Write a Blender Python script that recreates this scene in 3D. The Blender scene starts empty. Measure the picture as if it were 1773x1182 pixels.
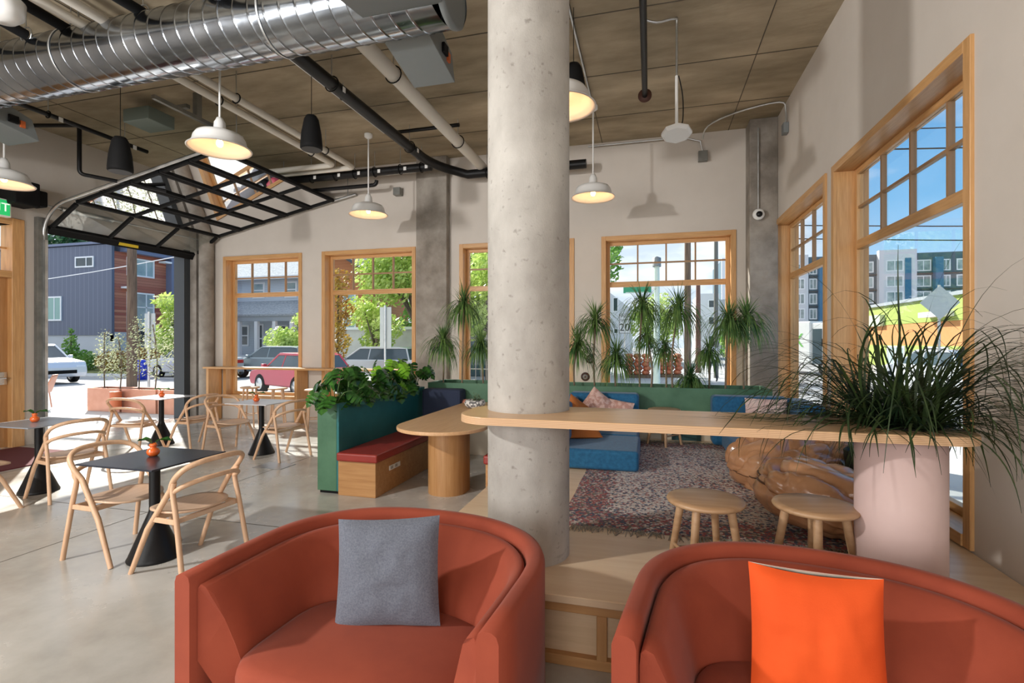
import bpy, bmesh, math, random
from math import pi, sin, cos, radians as R, sqrt
from mathutils import Vector, Matrix, noise
random.seed(7)
S = bpy.context.scene
COL = S.collection
# ---------------------------------------------------------------- camera
VPX = 1125.0; FPX = 880.0; YAW = math.atan((VPX-886.5)/FPX); CAMH = 1.6
cam = bpy.data.cameras.new('camera'); cam.sensor_width = 36; cam.lens = FPX/1773*36
cam.clip_start = 0.05; cam.clip_end = 500
co = bpy.data.objects.new('camera', cam); COL.objects.link(co)
co.location = (0, 0, CAMH); co.rotation_euler = (pi/2, 0, YAW)
S.camera = co
# ---------------------------------------------------------------- exposure
S.view_settings.view_transform = 'Standard'; S.view_settings.look = 'None'
S.view_settings.gamma = 1; S.view_settings.use_curve_mapping = False
S.view_settings.exposure = 0.35
S.cycles.use_denoising = True
S.cycles.max_bounces = 8; S.cycles.diffuse_bounces = 4; S.cycles.glossy_bounces = 3
S.cycles.transparent_max_bounces = 16; S.cycles.sample_clamp_indirect = 6
S.cycles.caustics_reflective = False; S.cycles.caustics_refractive = False

# ---------------------------------------------------------------- world
W = bpy.data.worlds.new('world'); S.world = W; W.use_nodes = True
nt = W.node_tree; nt.nodes.clear(); N = nt.nodes.new; L = nt.links.new
tc = N('ShaderNodeTexCoord'); sp = N('ShaderNodeSeparateXYZ'); L(tc.outputs['Generated'], sp.inputs[0])
r1 = N('ShaderNodeValToRGB'); L(sp.outputs['Z'], r1.inputs[0])
r1.color_ramp.elements[0].position = 0.0; r1.color_ramp.elements[0].color = (.50, .68, .84, 1)
r1.color_ramp.elements[1].position = .55; r1.color_ramp.elements[1].color = (.045, .19, .46, 1)
e = r1.color_ramp.elements.new(.22); e.color = (.15, .38, .65, 1)
nz = N('ShaderNodeTexNoise'); nz.inputs['Scale'].default_value = 3.0; nz.inputs['Detail'].default_value = 8
mp = N('ShaderNodeMapping'); mp.inputs['Scale'].default_value = (1, 1, 3.0); L(tc.outputs['Generated'], mp.inputs[0]); L(mp.outputs[0], nz.inputs[0])
mr = N('ShaderNodeMapRange'); L(sp.outputs['X'], mr.inputs[0])
mr.inputs['From Min'].default_value = .12; mr.inputs['From Max'].default_value = .34
mr.inputs['To Min'].default_value = 1.0; mr.inputs['To Max'].default_value = 0.0
ad = N('ShaderNodeMath'); ad.operation = 'ADD'; L(nz.outputs['Fac'], ad.inputs[0]); L(mr.outputs[0], ad.inputs[1])
r2 = N('ShaderNodeValToRGB'); L(ad.outputs[0], r2.inputs[0])
r2.color_ramp.elements[0].position = .58; r2.color_ramp.elements[0].color = (0, 0, 0, 1)
r2.color_ramp.elements[1].position = .85; r2.color_ramp.elements[1].color = (1, 1, 1, 1)
mx = N('ShaderNodeMixRGB'); L(r2.outputs[0], mx.inputs[0]); L(r1.outputs[0], mx.inputs[1]); n3 = N('ShaderNodeTexNoise'); n3.inputs['Scale'].default_value = 5.5; n3.inputs['Detail'].default_value = 6; L(mp.outputs[0], n3.inputs[0])
r3 = N('ShaderNodeValToRGB'); L(n3.outputs['Fac'], r3.inputs[0]); r3.color_ramp.elements[0].position = .38; r3.color_ramp.elements[1].position = .58
r3.color_ramp.elements[0].color = (.46, .53, .63, 1); r3.color_ramp.elements[1].color = (.76, .78, .82, 1); L(r3.outputs[0], mx.inputs[2])
bg = N('ShaderNodeBackground'); L(mx.outputs[0], bg.inputs[0]); bg.inputs[1].default_value = 1.35
wo = N('ShaderNodeOutputWorld'); L(bg.outputs[0], wo.inputs[0])

def lamp(name, kind, loc, energy, color=(1, 1, 1), size=None, size_y=None, aim=None, rot=None, angle=None):
    d = bpy.data.lights.new(name, kind); d.energy = energy; d.color = color
    if kind == 'AREA':
        d.shape = 'RECTANGLE'; d.size = size; d.size_y = size_y or size
    elif kind == 'SUN': d.angle = angle or .01
    elif size: d.shadow_soft_size = size
    o = bpy.data.objects.new(name, d); COL.objects.link(o); o.location = loc
    if aim is not None: o.rotation_euler = (Vector(aim)-Vector(loc)).to_track_quat('-Z', 'Y').to_euler()
    return o
SUN_DIR = Vector((.62, -.50, -.57))
lamp('sun', 'SUN', (-40, 40, 50), 8.0, (1, .95, .87), aim=Vector((-40, 40, 50))+SUN_DIR, angle=.012)
# added fill lamps at unseen openings behind the camera, to brighten the room
lamp('rear_fill_light', 'AREA', (-5.4, -4.6, 2.0), 260, (1, .97, .93), 5.6, 3.0, aim=(-4.2, 5, 1.7))
lamp('rear_fill_light', 'AREA', (0.1, -4.7, 2.1), 115, (1, .97, .93), 2.5, 2.8, aim=(0, 5, 1.6))
lamp('flash_light', 'AREA', (-5.2, -.3, 3.6), 190, (1, .98, .95), .22, .22, aim=(0.2, 7.5, 3.3))  # stands in for a camera flash that throws the hard wall shadows

# ---------------------------------------------------------------- mesh helpers
class MB:
    def __init__(s): s.v = []; s.f = []; s.m = []; s.sm = []; s.cur = 0; s.smooth = False
    def add(s, vs, fs):
        b = len(s.v); s.v += [tuple(v) for v in vs]
        for f in fs: s.f.append([b+i for i in f]); s.m.append(s.cur); s.sm.append(s.smooth)
        return s
    def box(s, x0, x1, y0, y1, z0, z1, M=None):
        vs = [Vector(p) for p in ((x0,y0,z0),(x1,y0,z0),(x1,y1,z0),(x0,y1,z0),(x0,y0,z1),(x1,y0,z1),(x1,y1,z1),(x0,y1,z1))]
        if M: vs = [M @ v for v in vs]
        return s.add(vs, [(3,2,1,0),(4,5,6,7),(0,1,5,4),(1,2,6,5),(2,3,7,6),(3,0,4,7)])
    def tube(s, path, rad, n=8, cap=True, flat=1.0):
        P = [Vector(p) for p in path]; k = len(P)
        rs = rad if isinstance(rad, (list, tuple)) else [rad]*k
        T = [(P[min(i+1, k-1)]-P[max(i-1, 0)]).normalized() for i in range(k)]
        u = T[0].orthogonal().normalized()
        if abs(T[0].z) < .9: u = Vector((0, 0, 1)).cross(T[0]).normalized()
        vs = []; old = s.smooth; s.smooth = True
        for i in range(k):
            u = (u - T[i]*u.dot(T[i])).normalized(); w = T[i].cross(u)
            for j in range(n):
                a = 2*pi*j/n; vs.append(P[i]+(u*cos(a)+w*sin(a)*flat)*rs[i])
        fs = [(i*n+j, i*n+(j+1) % n, (i+1)*n+(j+1) % n, (i+1)*n+j) for i in range(k-1) for j in range(n)]
        s.add(vs, fs)
        if cap: s.smooth = False; s.add(vs[:n], [tuple(range(n))[::-1]]); s.add(vs[-n:], [tuple(range(n))])
        s.smooth = old; return s
    def lathe(s, prof, c=(0, 0, 0), n=24, smooth=True, M=None, sx=1, sy=1):
        c = Vector(c); old = s.smooth; s.smooth = smooth; vs = []; k = len(prof)
        for r, z in prof:
            for j in range(n):
                a = 2*pi*j/n; p = Vector((r*cos(a)*sx, r*sin(a)*sy, z))
                vs.append((M @ p if M else p)+c)
        fs = [(i*n+j, i*n+(j+1) % n, (i+1)*n+(j+1) % n, (i+1)*n+j) for i in range(k-1) for j in range(n)]
        s.add(vs, fs); s.smooth = old; return s
    def prism(s, poly, z0, z1, M=None):
        n = len(poly); vs = [Vector((x, y, z0)) for x, y in poly]+[Vector((x, y, z1)) for x, y in poly]
        if M: vs = [M @ v for v in vs]
        return s.add(vs, [tuple(range(n))[::-1], tuple(range(n, 2*n))]+[(i, (i+1) % n, n+(i+1) % n, n+i) for i in range(n)])
    def grid(s, fn, nu, nv, cu=False, cv=False):
        vs = [fn(i/(nu if cu else nu-1), j/(nv if cv else nv-1)) for i in range(nu) for j in range(nv)]
        fs = [(i*nv+j, ((i+1) % nu)*nv+j, ((i+1) % nu)*nv+(j+1) % nv, i*nv+(j+1) % nv)
              for i in range(nu if cu else nu-1) for j in range(nv if cv else nv-1)]
        return s.add(vs, fs)
    def build(s, name, mats, parent=None, bevel=0, seg=2, M=None, subd=0, fix=False):
        me = bpy.data.meshes.new(name)
        me.from_pydata([tuple(M @ Vector(v)) for v in s.v] if M else s.v, [], s.f)
        for m in (mats if isinstance(mats, (list, tuple)) else [mats]): me.materials.append(m)
        me.polygons.foreach_set('material_index', s.m); me.polygons.foreach_set('use_smooth', s.sm); me.update()
        if fix:
            b = bmesh.new(); b.from_mesh(me); bmesh.ops.remove_doubles(b, verts=b.verts, dist=1e-5)
            bmesh.ops.recalc_face_normals(b, faces=b.faces); b.to_mesh(me); b.free()
        o = bpy.data.objects.new(name, me); COL.objects.link(o)
        if parent: o.parent = parent
        if bevel:
            b = o.modifiers.new('bevel', 'BEVEL'); b.width = bevel; b.segments = seg; b.limit_method = 'ANGLE'; b.angle_limit = R(40)
        if subd: b = o.modifiers.new('subd', 'SUBSURF'); b.levels = subd; b.render_levels = subd
        return o
def tag(o, label, cat, group=None, kind=None):
    o['label'] = label; o['category'] = cat
    if group: o['group'] = group
    if kind: o['kind'] = kind
    return o
def thing(name, label, cat, loc=(0, 0, 0), rz=0, group=None, kind=None):
    o = bpy.data.objects.new(name, None); COL.objects.link(o); o.location = loc; o.rotation_euler = (0, 0, rz)
    o.empty_display_size = .1
    return tag(o, label, cat, group, kind)
def struct(o): o['kind'] = 'structure'; return o
def kids(o): return [c for c in bpy.data.objects if c.parent == o]
def dup(o, loc=None, rz=None, label=None, group=None, scale=None):
    def cp(s, par):
        c = s.copy(); COL.objects.link(c)
        if par: c.parent = par
        for k in kids(s): cp(k, c)
        return c
    r = cp(o, None)
    if loc is not None: r.location = loc
    if rz is not None: r.rotation_euler = (0, 0, rz)
    if label: r['label'] = label
    if group: r['group'] = group
    if scale: r.scale = (scale, scale, scale)
    return r
def text(name, s, size, loc, rot, m, parent=None, ext=.002, align='CENTER'):
    c = bpy.data.curves.new(name, 'FONT'); c.body = s; c.size = size; c.extrude = ext; c.align_x = align; c.align_y = 'CENTER'
    c.materials.append(m); o = bpy.data.objects.new(name, c); COL.objects.link(o); o.location = loc; o.rotation_euler = rot
    me = bpy.data.meshes.new_from_object(o); bpy.data.objects.remove(o)
    o = bpy.data.objects.new(name, me); COL.objects.link(o); o.location = loc; o.rotation_euler = rot
    if parent: o.parent = parent
    return o

# ---------------------------------------------------------------- materials
MATS = {}
def mat(name, col, rough=.6, metal=0, col2=None, scale=8, stretch=(1, 1, 1), bump=0, bscale=None, detail=6, ramp=(.35, .65), rough2=None, emit=None, coat=0, sheen=0, trans=0, spec=.5, coords='Object'):
    if name in MATS: return MATS[name]
    m = bpy.data.materials.new(name); m.use_nodes = True; nt = m.node_tree; b = nt.nodes['Principled BSDF']
    N = nt.nodes.new; L = nt.links.new
    b.inputs['Base Color'].default_value = (*col, 1); b.inputs['Roughness'].default_value = rough; b.inputs['Metallic'].default_value = metal
    b.inputs['Specular IOR Level'].default_value = spec
    if coat: b.inputs['Coat Weight'].default_value = coat; b.inputs['Coat Roughness'].default_value = .15
    if sheen: b.inputs['Sheen Weight'].default_value = sheen; b.inputs['Sheen Roughness'].default_value = .4
    if trans: b.inputs['Transmission Weight'].default_value = trans
    if emit: b.inputs['Emission Color'].default_value = (*emit[:3], 1); b.inputs['Emission Strength'].default_value = emit[3]
    if col2 or bump or rough2:
        t = N('ShaderNodeTexCoord'); mp = N('ShaderNodeMapping'); mp.inputs['Scale'].default_value = stretch; L(t.outputs[coords], mp.inputs[0])
        n = N('ShaderNodeTexNoise'); n.inputs['Scale'].default_value = scale; n.inputs['Detail'].default_value = detail; n.inputs['Roughness'].default_value = .6; L(mp.outputs[0], n.inputs[0])
        if col2:
            r = N('ShaderNodeValToRGB'); r.color_ramp.elements[0].position = ramp[0]; r.color_ramp.elements[1].position = ramp[1]
            r.color_ramp.elements[0].color = (*col, 1); r.color_ramp.elements[1].color = (*col2, 1)
            L(n.outputs['Fac'], r.inputs[0]); L(r.outputs[0], b.inputs['Base Color'])
        if rough2:
            q = N('ShaderNodeMapRange'); L(n.outputs['Fac'], q.inputs[0]); q.inputs['From Min'].default_value = .3; q.inputs['From Max'].default_value = .7
            q.inputs['To Min'].default_value = rough; q.inputs['To Max'].default_value = rough2; L(q.outputs[0], b.inputs['Roughness'])
        if bump:
            n2 = n
            if bscale: n2 = N('ShaderNodeTexNoise'); n2.inputs['Scale'].default_value = bscale; n2.inputs['Detail'].default_value = 4; L(mp.outputs[0], n2.inputs[0])
            bp = N('ShaderNodeBump'); bp.inputs['Strength'].default_value = bump; bp.inputs['Distance'].default_value = .02; L(n2.outputs['Fac'], bp.inputs['Height']); L(bp.outputs[0], b.inputs['Normal'])
    MATS[name] = m; return m
def wood(name, c1, c2, axis='x', rough=.45, scale=3.0, coat=.1):
    st = {'x': (1, 14, 14), 'y': (14, 1, 14), 'z': (14, 14, 1)}[axis]
    return mat(name, c1, rough, col2=c2, scale=scale, stretch=st, bump=.05, ramp=(.3, .72), coat=coat, detail=5)
def lines(name, base, line, axis, freq, width=.08, rough=.6, noise_amt=None, bump=.4):
    """even joints along an axis of object space (standing seams, lap siding, planks)"""
    m = bpy.data.materials.new(name); m.use_nodes = True; nt = m.node_tree; b = nt.nodes['Principled BSDF']; N = nt.nodes.new; L = nt.links.new
    b.inputs['Roughness'].default_value = rough
    t = N('ShaderNodeTexCoord'); s = N('ShaderNodeSeparateXYZ'); L(t.outputs['Object'], s.inputs[0])
    if axis == 'xy':
        a = N('ShaderNodeMath'); a.operation = 'ADD'; L(s.outputs['X'], a.inputs[0]); L(s.outputs['Y'], a.inputs[1]); src = a.outputs[0]
    else: src = s.outputs[axis.upper()]
    mu = N('ShaderNodeMath'); mu.operation = 'MULTIPLY'; mu.inputs[1].default_value = freq; L(src, mu.inputs[0])
    fr = N('ShaderNodeMath'); fr.operation = 'FRACT'; L(mu.outputs[0], fr.inputs[0])
    lt = N('ShaderNodeMath'); lt.operation = 'LESS_THAN'; lt.inputs[1].default_value = width; L(fr.outputs[0], lt.inputs[0])
    mix = N('ShaderNodeMixRGB'); L(lt.outputs[0], mix.inputs[0]); mix.inputs[1].default_value = (*base, 1); mix.inputs[2].default_value = (*line, 1)
    if noise_amt:
        fl = N('ShaderNodeMath'); fl.operation = 'FLOOR'; L(mu.outputs[0], fl.inputs[0])
        wn = N('ShaderNodeTexWhiteNoise'); wn.noise_dimensions = '1D'; L(fl.outputs[0], wn.inputs['W'])
        m2 = N('ShaderNodeMixRGB'); L(wn.outputs['Value'], m2.inputs[0]); m2.inputs[1].default_value = (*base, 1); m2.inputs[2].default_value = (*noise_amt, 1); L(m2.outputs[0], mix.inputs[1])
    L(mix.outputs[0], b.inputs['Base Color'])
    MATS[name] = m; return m
def glass(name, tint=(1, 1, 1), refl=1.0, rough=0.0):
    if name in MATS: return MATS[name]
    m = bpy.data.materials.new(name); m.use_nodes = True; nt = m.node_tree; nt.nodes.clear(); N = nt.nodes.new; L = nt.links.new
    t = N('ShaderNodeBsdfTransparent'); t.inputs[0].default_value = (*tint, 1)
    g = N('ShaderNodeBsdfGlossy'); g.inputs['Roughness'].default_value = rough
    f = N('ShaderNodeFresnel'); f.inputs[0].default_value = 1.35
    mu = N('ShaderNodeMath'); mu.operation = 'MULTIPLY'; mu.inputs[1].default_value = refl; L(f.outputs[0], mu.inputs[0])
    x = N('ShaderNodeMixShader'); L(mu.outputs[0], x.inputs[0]); L(t.outputs[0], x.inputs[1]); L(g.outputs[0], x.inputs[2])
    o = N('ShaderNodeOutputMaterial'); L(x.outputs[0], o.inputs[0]); MATS[name] = m; return m
def leafmat(name, c1, c2, scale=3, rough=.45):
    m = mat(name, c1, rough, col2=c2, scale=scale, detail=3, ramp=(.38, .62)); nt = m.node_tree; b = nt.nodes['Principled BSDF']
    tr = nt.nodes.new('ShaderNodeBsdfTranslucent'); mx = nt.nodes.new('ShaderNodeMixShader'); mx.inputs[0].default_value = .3
    src = b.inputs['Base Color'].links[0].from_socket; nt.links.new(src, tr.inputs[0])
    out = [n for n in nt.nodes if n.type == 'OUTPUT_MATERIAL'][0]
    nt.links.new(b.outputs[0], mx.inputs[1]); nt.links.new(tr.outputs[0], mx.inputs[2]); nt.links.new(mx.outputs[0], out.inputs[0]); return m

M_wall = mat('wall_paint', (.60, .545, .49), .75, col2=(.63, .575, .52), scale=2, bump=.03, bscale=180)
M_conc_f = mat('polished_concrete', (.36, .345, .31), .12, col2=(.60, .585, .55), scale=1.3, rough2=.34, ramp=(.3, .7), detail=9, spec=.6)
M_conc_c = mat('board_formed_concrete', (.20, .16, .10), .85, col2=(.47, .385, .27), scale=1.3, stretch=(.6, 1.6, 1), ramp=(.3, .7), bump=.15, bscale=14, detail=10)
def concrete(name, c1, c2, pore, sc=2.4, rough=.8):
    m = mat(name, c1, rough, col2=c2, scale=sc, stretch=(1, 1, .7), ramp=(.30, .66), detail=12, bump=.12, bscale=120); nt = m.node_tree; b = nt.nodes['Principled BSDF']
    src = b.inputs['Base Color'].links[0].from_socket; N = nt.nodes.new; L = nt.links.new
    t = N('ShaderNodeTexCoord'); n = N('ShaderNodeTexNoise'); n.inputs['Scale'].default_value = 26; n.inputs['Detail'].default_value = 5; L(t.outputs['Object'], n.inputs[0])
    r = N('ShaderNodeValToRGB'); r.color_ramp.elements[0].position = .62; r.color_ramp.elements[1].position = .74; L(n.outputs['Fac'], r.inputs[0])
    k = N('ShaderNodeMath'); k.operation = 'MULTIPLY'; k.inputs[1].default_value = .6; L(r.outputs[0], k.inputs[0])
    x = N('ShaderNodeMixRGB'); L(k.outputs[0], x.inputs[0]); L(src, x.inputs[1]); x.inputs[2].default_value = (*pore, 1); L(x.outputs[0], b.inputs['Base Color']); return m
M_conc_col = concrete('column_concrete', (.30, .28, .255), (.52, .50, .465), (.16, .14, .12))
M_conc_p = mat('pier_concrete', (.19, .165, .14), .85, col2=(.36, .325, .285), scale=2.2, bump=.3, bscale=20, detail=10)
M_oak = wood('window_oak', (.50, .26, .095), (.67, .385, .165), 'z')
M_oakx = wood('window_oak_rail', (.50, .26, .095), (.67, .385, .165), 'x')
M_oaky = wood('window_oak_side', (.50, .26, .095), (.67, .385, .165), 'y')
M_ply = wood('counter_oak', (.58, .35, .18), (.72, .48, .28), 'x', .35)
M_plyedge = lines('plywood_edge', (.50, .29, .15), (.66, .44, .26), 'z', 130, .5, .5)
M_tbl = wood('table_oak', (.58, .33, .16), (.70, .44, .24), 'y', .38)
M_cab = wood('cabinet_oak', (.40, .19, .065), (.52, .28, .11), 'x', .5, 2)
M_cabz = wood('pedestal_oak', (.40, .19, .065), (.53, .29, .12), 'z', .45, 2)
M_panel = wood('birch_panel', (.58, .40, .24), (.70, .51, .33), 'x', .45, 1.6)
M_platf = wood('platform_birch', (.70, .50, .32), (.80, .62, .43), 'x', .4, 1.2)
M_ash = wood('ash_bentwood', (.60, .365, .22), (.72, .475, .305), 'z', .5, 2)
M_ashseat = wood('ash_seat', (.58, .38, .25), (.70, .49, .34), 'x', .5, 1.5)
M_stool = wood('stool_oak', (.38, .22, .11), (.50, .32, .18), 'x', .45, 2)
M_black = mat('black_steel', (.006, .006, .007), .42, spec=.3)
M_blackm = mat('matte_black', (.006, .006, .0065), .75, spec=.2)
M_navy = mat('table_steel', (.018, .022, .035), .30)
M_steel = mat('galvanised_steel', (.45, .47, .48), .33, 1, col2=(.66, .68, .69), scale=4, rough2=.5)
M_steelg = mat('grey_enamel_steel', (.21, .23, .235), .5, .3)
M_chrome = mat('brushed_chrome', (.7, .7, .7), .2, 1)
M_frame = mat('steel_post', (.17, .17, .16), .5, .6, col2=(.25, .25, .23), scale=5)
M_char = mat('charcoal_post', (.045, .052, .06), .6)
M_white = mat('white_enamel', (.80, .80, .79), .3)
M_wpipe = mat('white_pipe', (.62, .59, .53), .5)
M_sofa = mat('blue_wool', (.008, .085, .19), .85, col2=(.014, .125, .255), scale=30, sheen=.2, bump=.08, bscale=300)
M_rust = mat('rust_wool', (.27, .044, .018), .85, col2=(.32, .056, .023), scale=4, sheen=.1, bump=.05, bscale=350)
M_red = mat('oxblood_leather', (.26, .025, .018), .38, col2=(.31, .035, .026), scale=4, bump=.04, bscale=120)
M_green = mat('green_velvet_panel', (.035, .11, .055), .55, col2=(.085, .20, .115), scale=2.2, detail=8, ramp=(.3, .7))
M_teal = mat('teal_plaster', (.006, .095, .105), .42, col2=(.025, .17, .17), scale=2.5, detail=8, ramp=(.3, .7))
M_pink = mat('pink_plaster', (.58, .42, .39), .6, col2=(.62, .46, .43), scale=3)
M_tan = mat('tan_leather', (.42, .20, .09), .25, col2=(.60, .33, .18), scale=1.5, bump=.5, bscale=9, detail=8, spec=.8)
M_copper = mat('copper_sheet', (.62, .30, .20), .4, .5, col2=(.72, .38, .27), scale=2)
M_soil = mat('soil', (.03, .02, .012), .95)
M_glass = glass('window_glass', (.97, .985, .98), .22)
M_shade_in = mat('shade_inner_white', (.86, .72, .58), .5)
M_bulb = mat('lit_bulb', (1, .8, .5), .5, emit=(1, .62, .28, 9))
M_amber = glass('amber_glass', (1.0, .35, .12), 1.2, .05)
M_amber2 = mat('amber_glass_body', (.75, .13, .02), .12, coat=.6)
M_skin = None
LF_dark = leafmat('grass_blade_green', (.010, .028, .012), (.045, .075, .022), 5)
LF_mon = leafmat('monstera_green', (.008, .05, .012), (.06, .20, .03), 9, .22)
LF_lime = leafmat('monstera_young_green', (.18, .50, .02), (.34, .70, .06), 7, .35)
LF_cane = leafmat('dracaena_green', (.03, .10, .03), (.20, .33, .09), 5)
LF_tree1 = leafmat('maple_leaves', (.36, .52, .08), (.70, .80, .28), 1.2)
LF_tree2 = leafmat('broadleaf_green', (.10, .28, .04), (.30, .48, .10), 1.2)
LF_tree3 = leafmat('dark_conifer_green', (.02, .08, .03), (.06, .16, .06), 1.2)
LF_aut = leafmat('autumn_leaves', (.35, .16, .03), (.5, .38, .06), 1.5)
M_bark = mat('bark', (.11, .08, .055), .9, col2=(.19, .15, .11), scale=6, stretch=(3, 3, .5))
M_cane = mat('cane_bark', (.17, .12, .075), .8, col2=(.26, .2, .13), scale=8)
M_stem = mat('stem_green', (.10, .20, .05), .6)
M_pole = mat('weathered_pole', (.10, .065, .045), .9, col2=(.22, .15, .10), scale=3, stretch=(6, 6, .4))

# ---------------------------------------------------------------- room shell
XL, XR, YB, YF, HC, PLZ = -9.3, 1.85, 8.7, -5.0, 4.96, .35
m = MB(); m.box(XL-.3, XR+.3, YF, YB+.35, -.2, 0); struct(m.build('floor', M_conc_f))
# control joints cut in the slab
m = MB()
for y in (0.6, 3.7, 6.9): m.box(XL, -1.4 if y > 2.5 else XR, y, y+.008, .0, .0012)
for x in (-7.6, -4.55, -1.6): m.box(x, x+.008, YF, YB if x < -3 else 2.4, .0, .0012)
struct(m.build('trim_9', mat('joint_dark', (.13, .12, .10), .8)))
m = MB(); m.box(XL-.3, XR+.3, YF, YB+.35, HC, HC+.3); struct(m.build('ceiling', M_conc_c))
m = MB()
for y in (1.6, 2.82, 4.04, 5.26, 6.48, 7.7): m.box(XL, XR, y, y+.012, HC-.004, HC)
for x in (-8.1, -5.66, -3.22, -.78, 1.2): m.box(x, x+.01, YF, YB, HC-.004, HC)
struct(m.build('trim_10', mat('form_joint', (.09, .075, .055), .9)))
def wall_with_holes(name, u0, u1, z0, z1, holes, put, mt):
    m = MB(); us = sorted({u0, u1, *[h[0] for h in holes], *[h[1] for h in holes]})
    for a, b in zip(us[:-1], us[1:]):
        hs = sorted([(h[2], h[3]) for h in holes if h[0] <= a+1e-6 and h[1] >= b-1e-6]); z = z0
        for lo, hi in hs+[(z1, z1)]:
            if lo > z+1e-6: put(m, a, b, z, lo)
            z = max(z, hi)
    return struct(m.build(name, mt))
BW = [(-8.62, -6.70, .42, 3.37), (-6.24, -4.22, .42, 3.37), (-3.35, -1.25, .42, 3.37), (-.79, 1.32, .42, 3.37)]
RW = [(3.61, 6.00, .36, 3.42), (6.19, 8.52, .36, 3.42)]
ins = .045
wall_with_holes('wall_back', XL-.3, XR+.3, 0, HC, [(a+ins, b-ins, c+ins, d-ins) for a, b, c, d in BW], lambda m, a, b, z, w: m.box(a, b, YB, YB+.32, z, w), M_wall)
wall_with_holes('wall_right', YF, YB, 0, HC, [(a+ins, b-ins, c+ins, d-ins) for a, b, c, d in RW], lambda m, a, b, z, w: m.box(XR, XR+.3, a, b, z, w), M_wall)
wall_with_holes('wall_left', YF, YB, 0, HC, [(4.45, 5.50, 0, 3.36), (5.86, 8.58, 0, 3.42)], lambda m, a, b, z, w: m.box(XL-.25, XL, a, b, z, w), M_wall)
wall_with_holes('wall_front', XL, XR, 0, HC, [(-8.6, -6.0, .5, 3.5), (-5.6, -2.8, .5, 3.5), (-1.2, 1.3, .5, 3.5)], lambda m, a, b, z, w: m.box(a, b, YF-.2, YF, z, w), M_wall)

def window(name, w, h, M, depth=.20, cas=.075):
    """local: x 0..w, z 0..h, y into the wall; face of the wall at y=0"""
    root = bpy.data.objects.new(name, None); COL.objects.link(root); struct(root); root.matrix_world = M
    c = MB()
    for a, b, z, t in ((0, cas, 0, h), (w-cas, w, 0, h)): c.box(a, b, -.022, .01, z, t)
    for a, b, z, t in ((.045, .07, .07, h-.07), (w-.07, w-.045, .07, h-.07)): c.box(a, b, .0, depth+.1, z, t)
    o = c.build('window_frame', M_oak, root, .003, 1); struct(o)
    c = MB(); c.box(cas, w-cas, -.022, .01, h-cas, h); c.box(cas, w-cas, -.03, .01, 0, cas)
    c.box(.045, w-.045, .0, depth+.1, h-.07, h-.045); c.box(.045, w-.045, .0, depth+.1, .045, .07)
    struct(c.build('window_sill', M_oakx, root, .003, 1))
    s0, s1, g0, g1 = .07, w-.07, .07, h-.07; rail = 2.575-M.translation.z
    c = MB(); t = .06; y0, y1 = depth-.03, depth+.03
    c.box(s0, s0+t, y0, y1, g0, g1); c.box(s1-t, s1, y0, y1, g0, g1)
    struct(c.build('sash_stile', M_oak, root, .003, 1))
    c = MB(); c.box(s0+t, s1-t, y0, y1, g1-t, g1); c.box(s0+t, s1-t, y0, y1, g0, g0+t); c.box(s0+t, s1-t, y0, y1, rail-.045, rail+.045)
    struct(c.build('sash_rail', M_oakx, root, .003, 1))
    c = MB(); zt = g1-t; zm = (rail+.045+zt)/2; x0, x1 = s0+t, s1-t
    for k in (1, 2, 3): x = x0+(x1-x0)*k/4; c.box(x-.013, x+.013, y0+.008, y1-.008, rail+.045, zt)
    c.box(x0, x1, y0+.012, y1-.012, zm-.013, zm+.013); struct(c.build('muntin', mat('muntin_oak', (.34, .20, .10), .5), root))
    c = MB(); c.box(x0, x1, depth-.004, depth+.004, g0+t, zt); struct(c.build('pane', M_glass, root))
    return root
for i, (a, b, c_, d) in enumerate(BW): window('window_%d' % (i+1), b-a, d-c_, Matrix.Translation((a, YB, c_)))
for i, (a, b, c_, d) in enumerate(RW): window('window_%d' % (i+5), b-a, d-c_, Matrix.Translation((XR, b, c_)) @ Matrix.Rotation(-pi/2, 4, 'Z'))

# concrete piers on the back wall
tag(MB().box(-4.14, -3.54, YB-.16, YB, 0, HC).build('concrete_pier', M_conc_p, bevel=.01), 'square grey concrete pier between back windows', 'pier')
tag(MB().box(1.46, XR, YB-.34, YB, 0, HC).build('concrete_pier', M_conc_p, bevel=.01), 'square grey concrete pier filling the far right corner', 'pier')
m = MB(); m.tube([(-8.93, YB-.13, 0), (-8.93, YB-.13, 3.9)], .14, 20); m.box(XL, XL+.18, YB-.2, YB, 0, 4.4)
tag(m.build('concrete_pier', M_conc_p), 'rounded brown concrete pier beside the garage door opening', 'pier')
# round column
m = MB(); m.smooth = True; CX, CY, CR = -.70, 2.96, .243
m.lathe([(CR*1.0, PLZ), (CR, .4), (CR, 2), (CR, 3.4), (CR, HC)], (CX, CY, 0), 64)
tag(m.build('concrete_column', M_conc_col), 'thick round grey concrete column rising through the oak counter', 'column')

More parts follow.
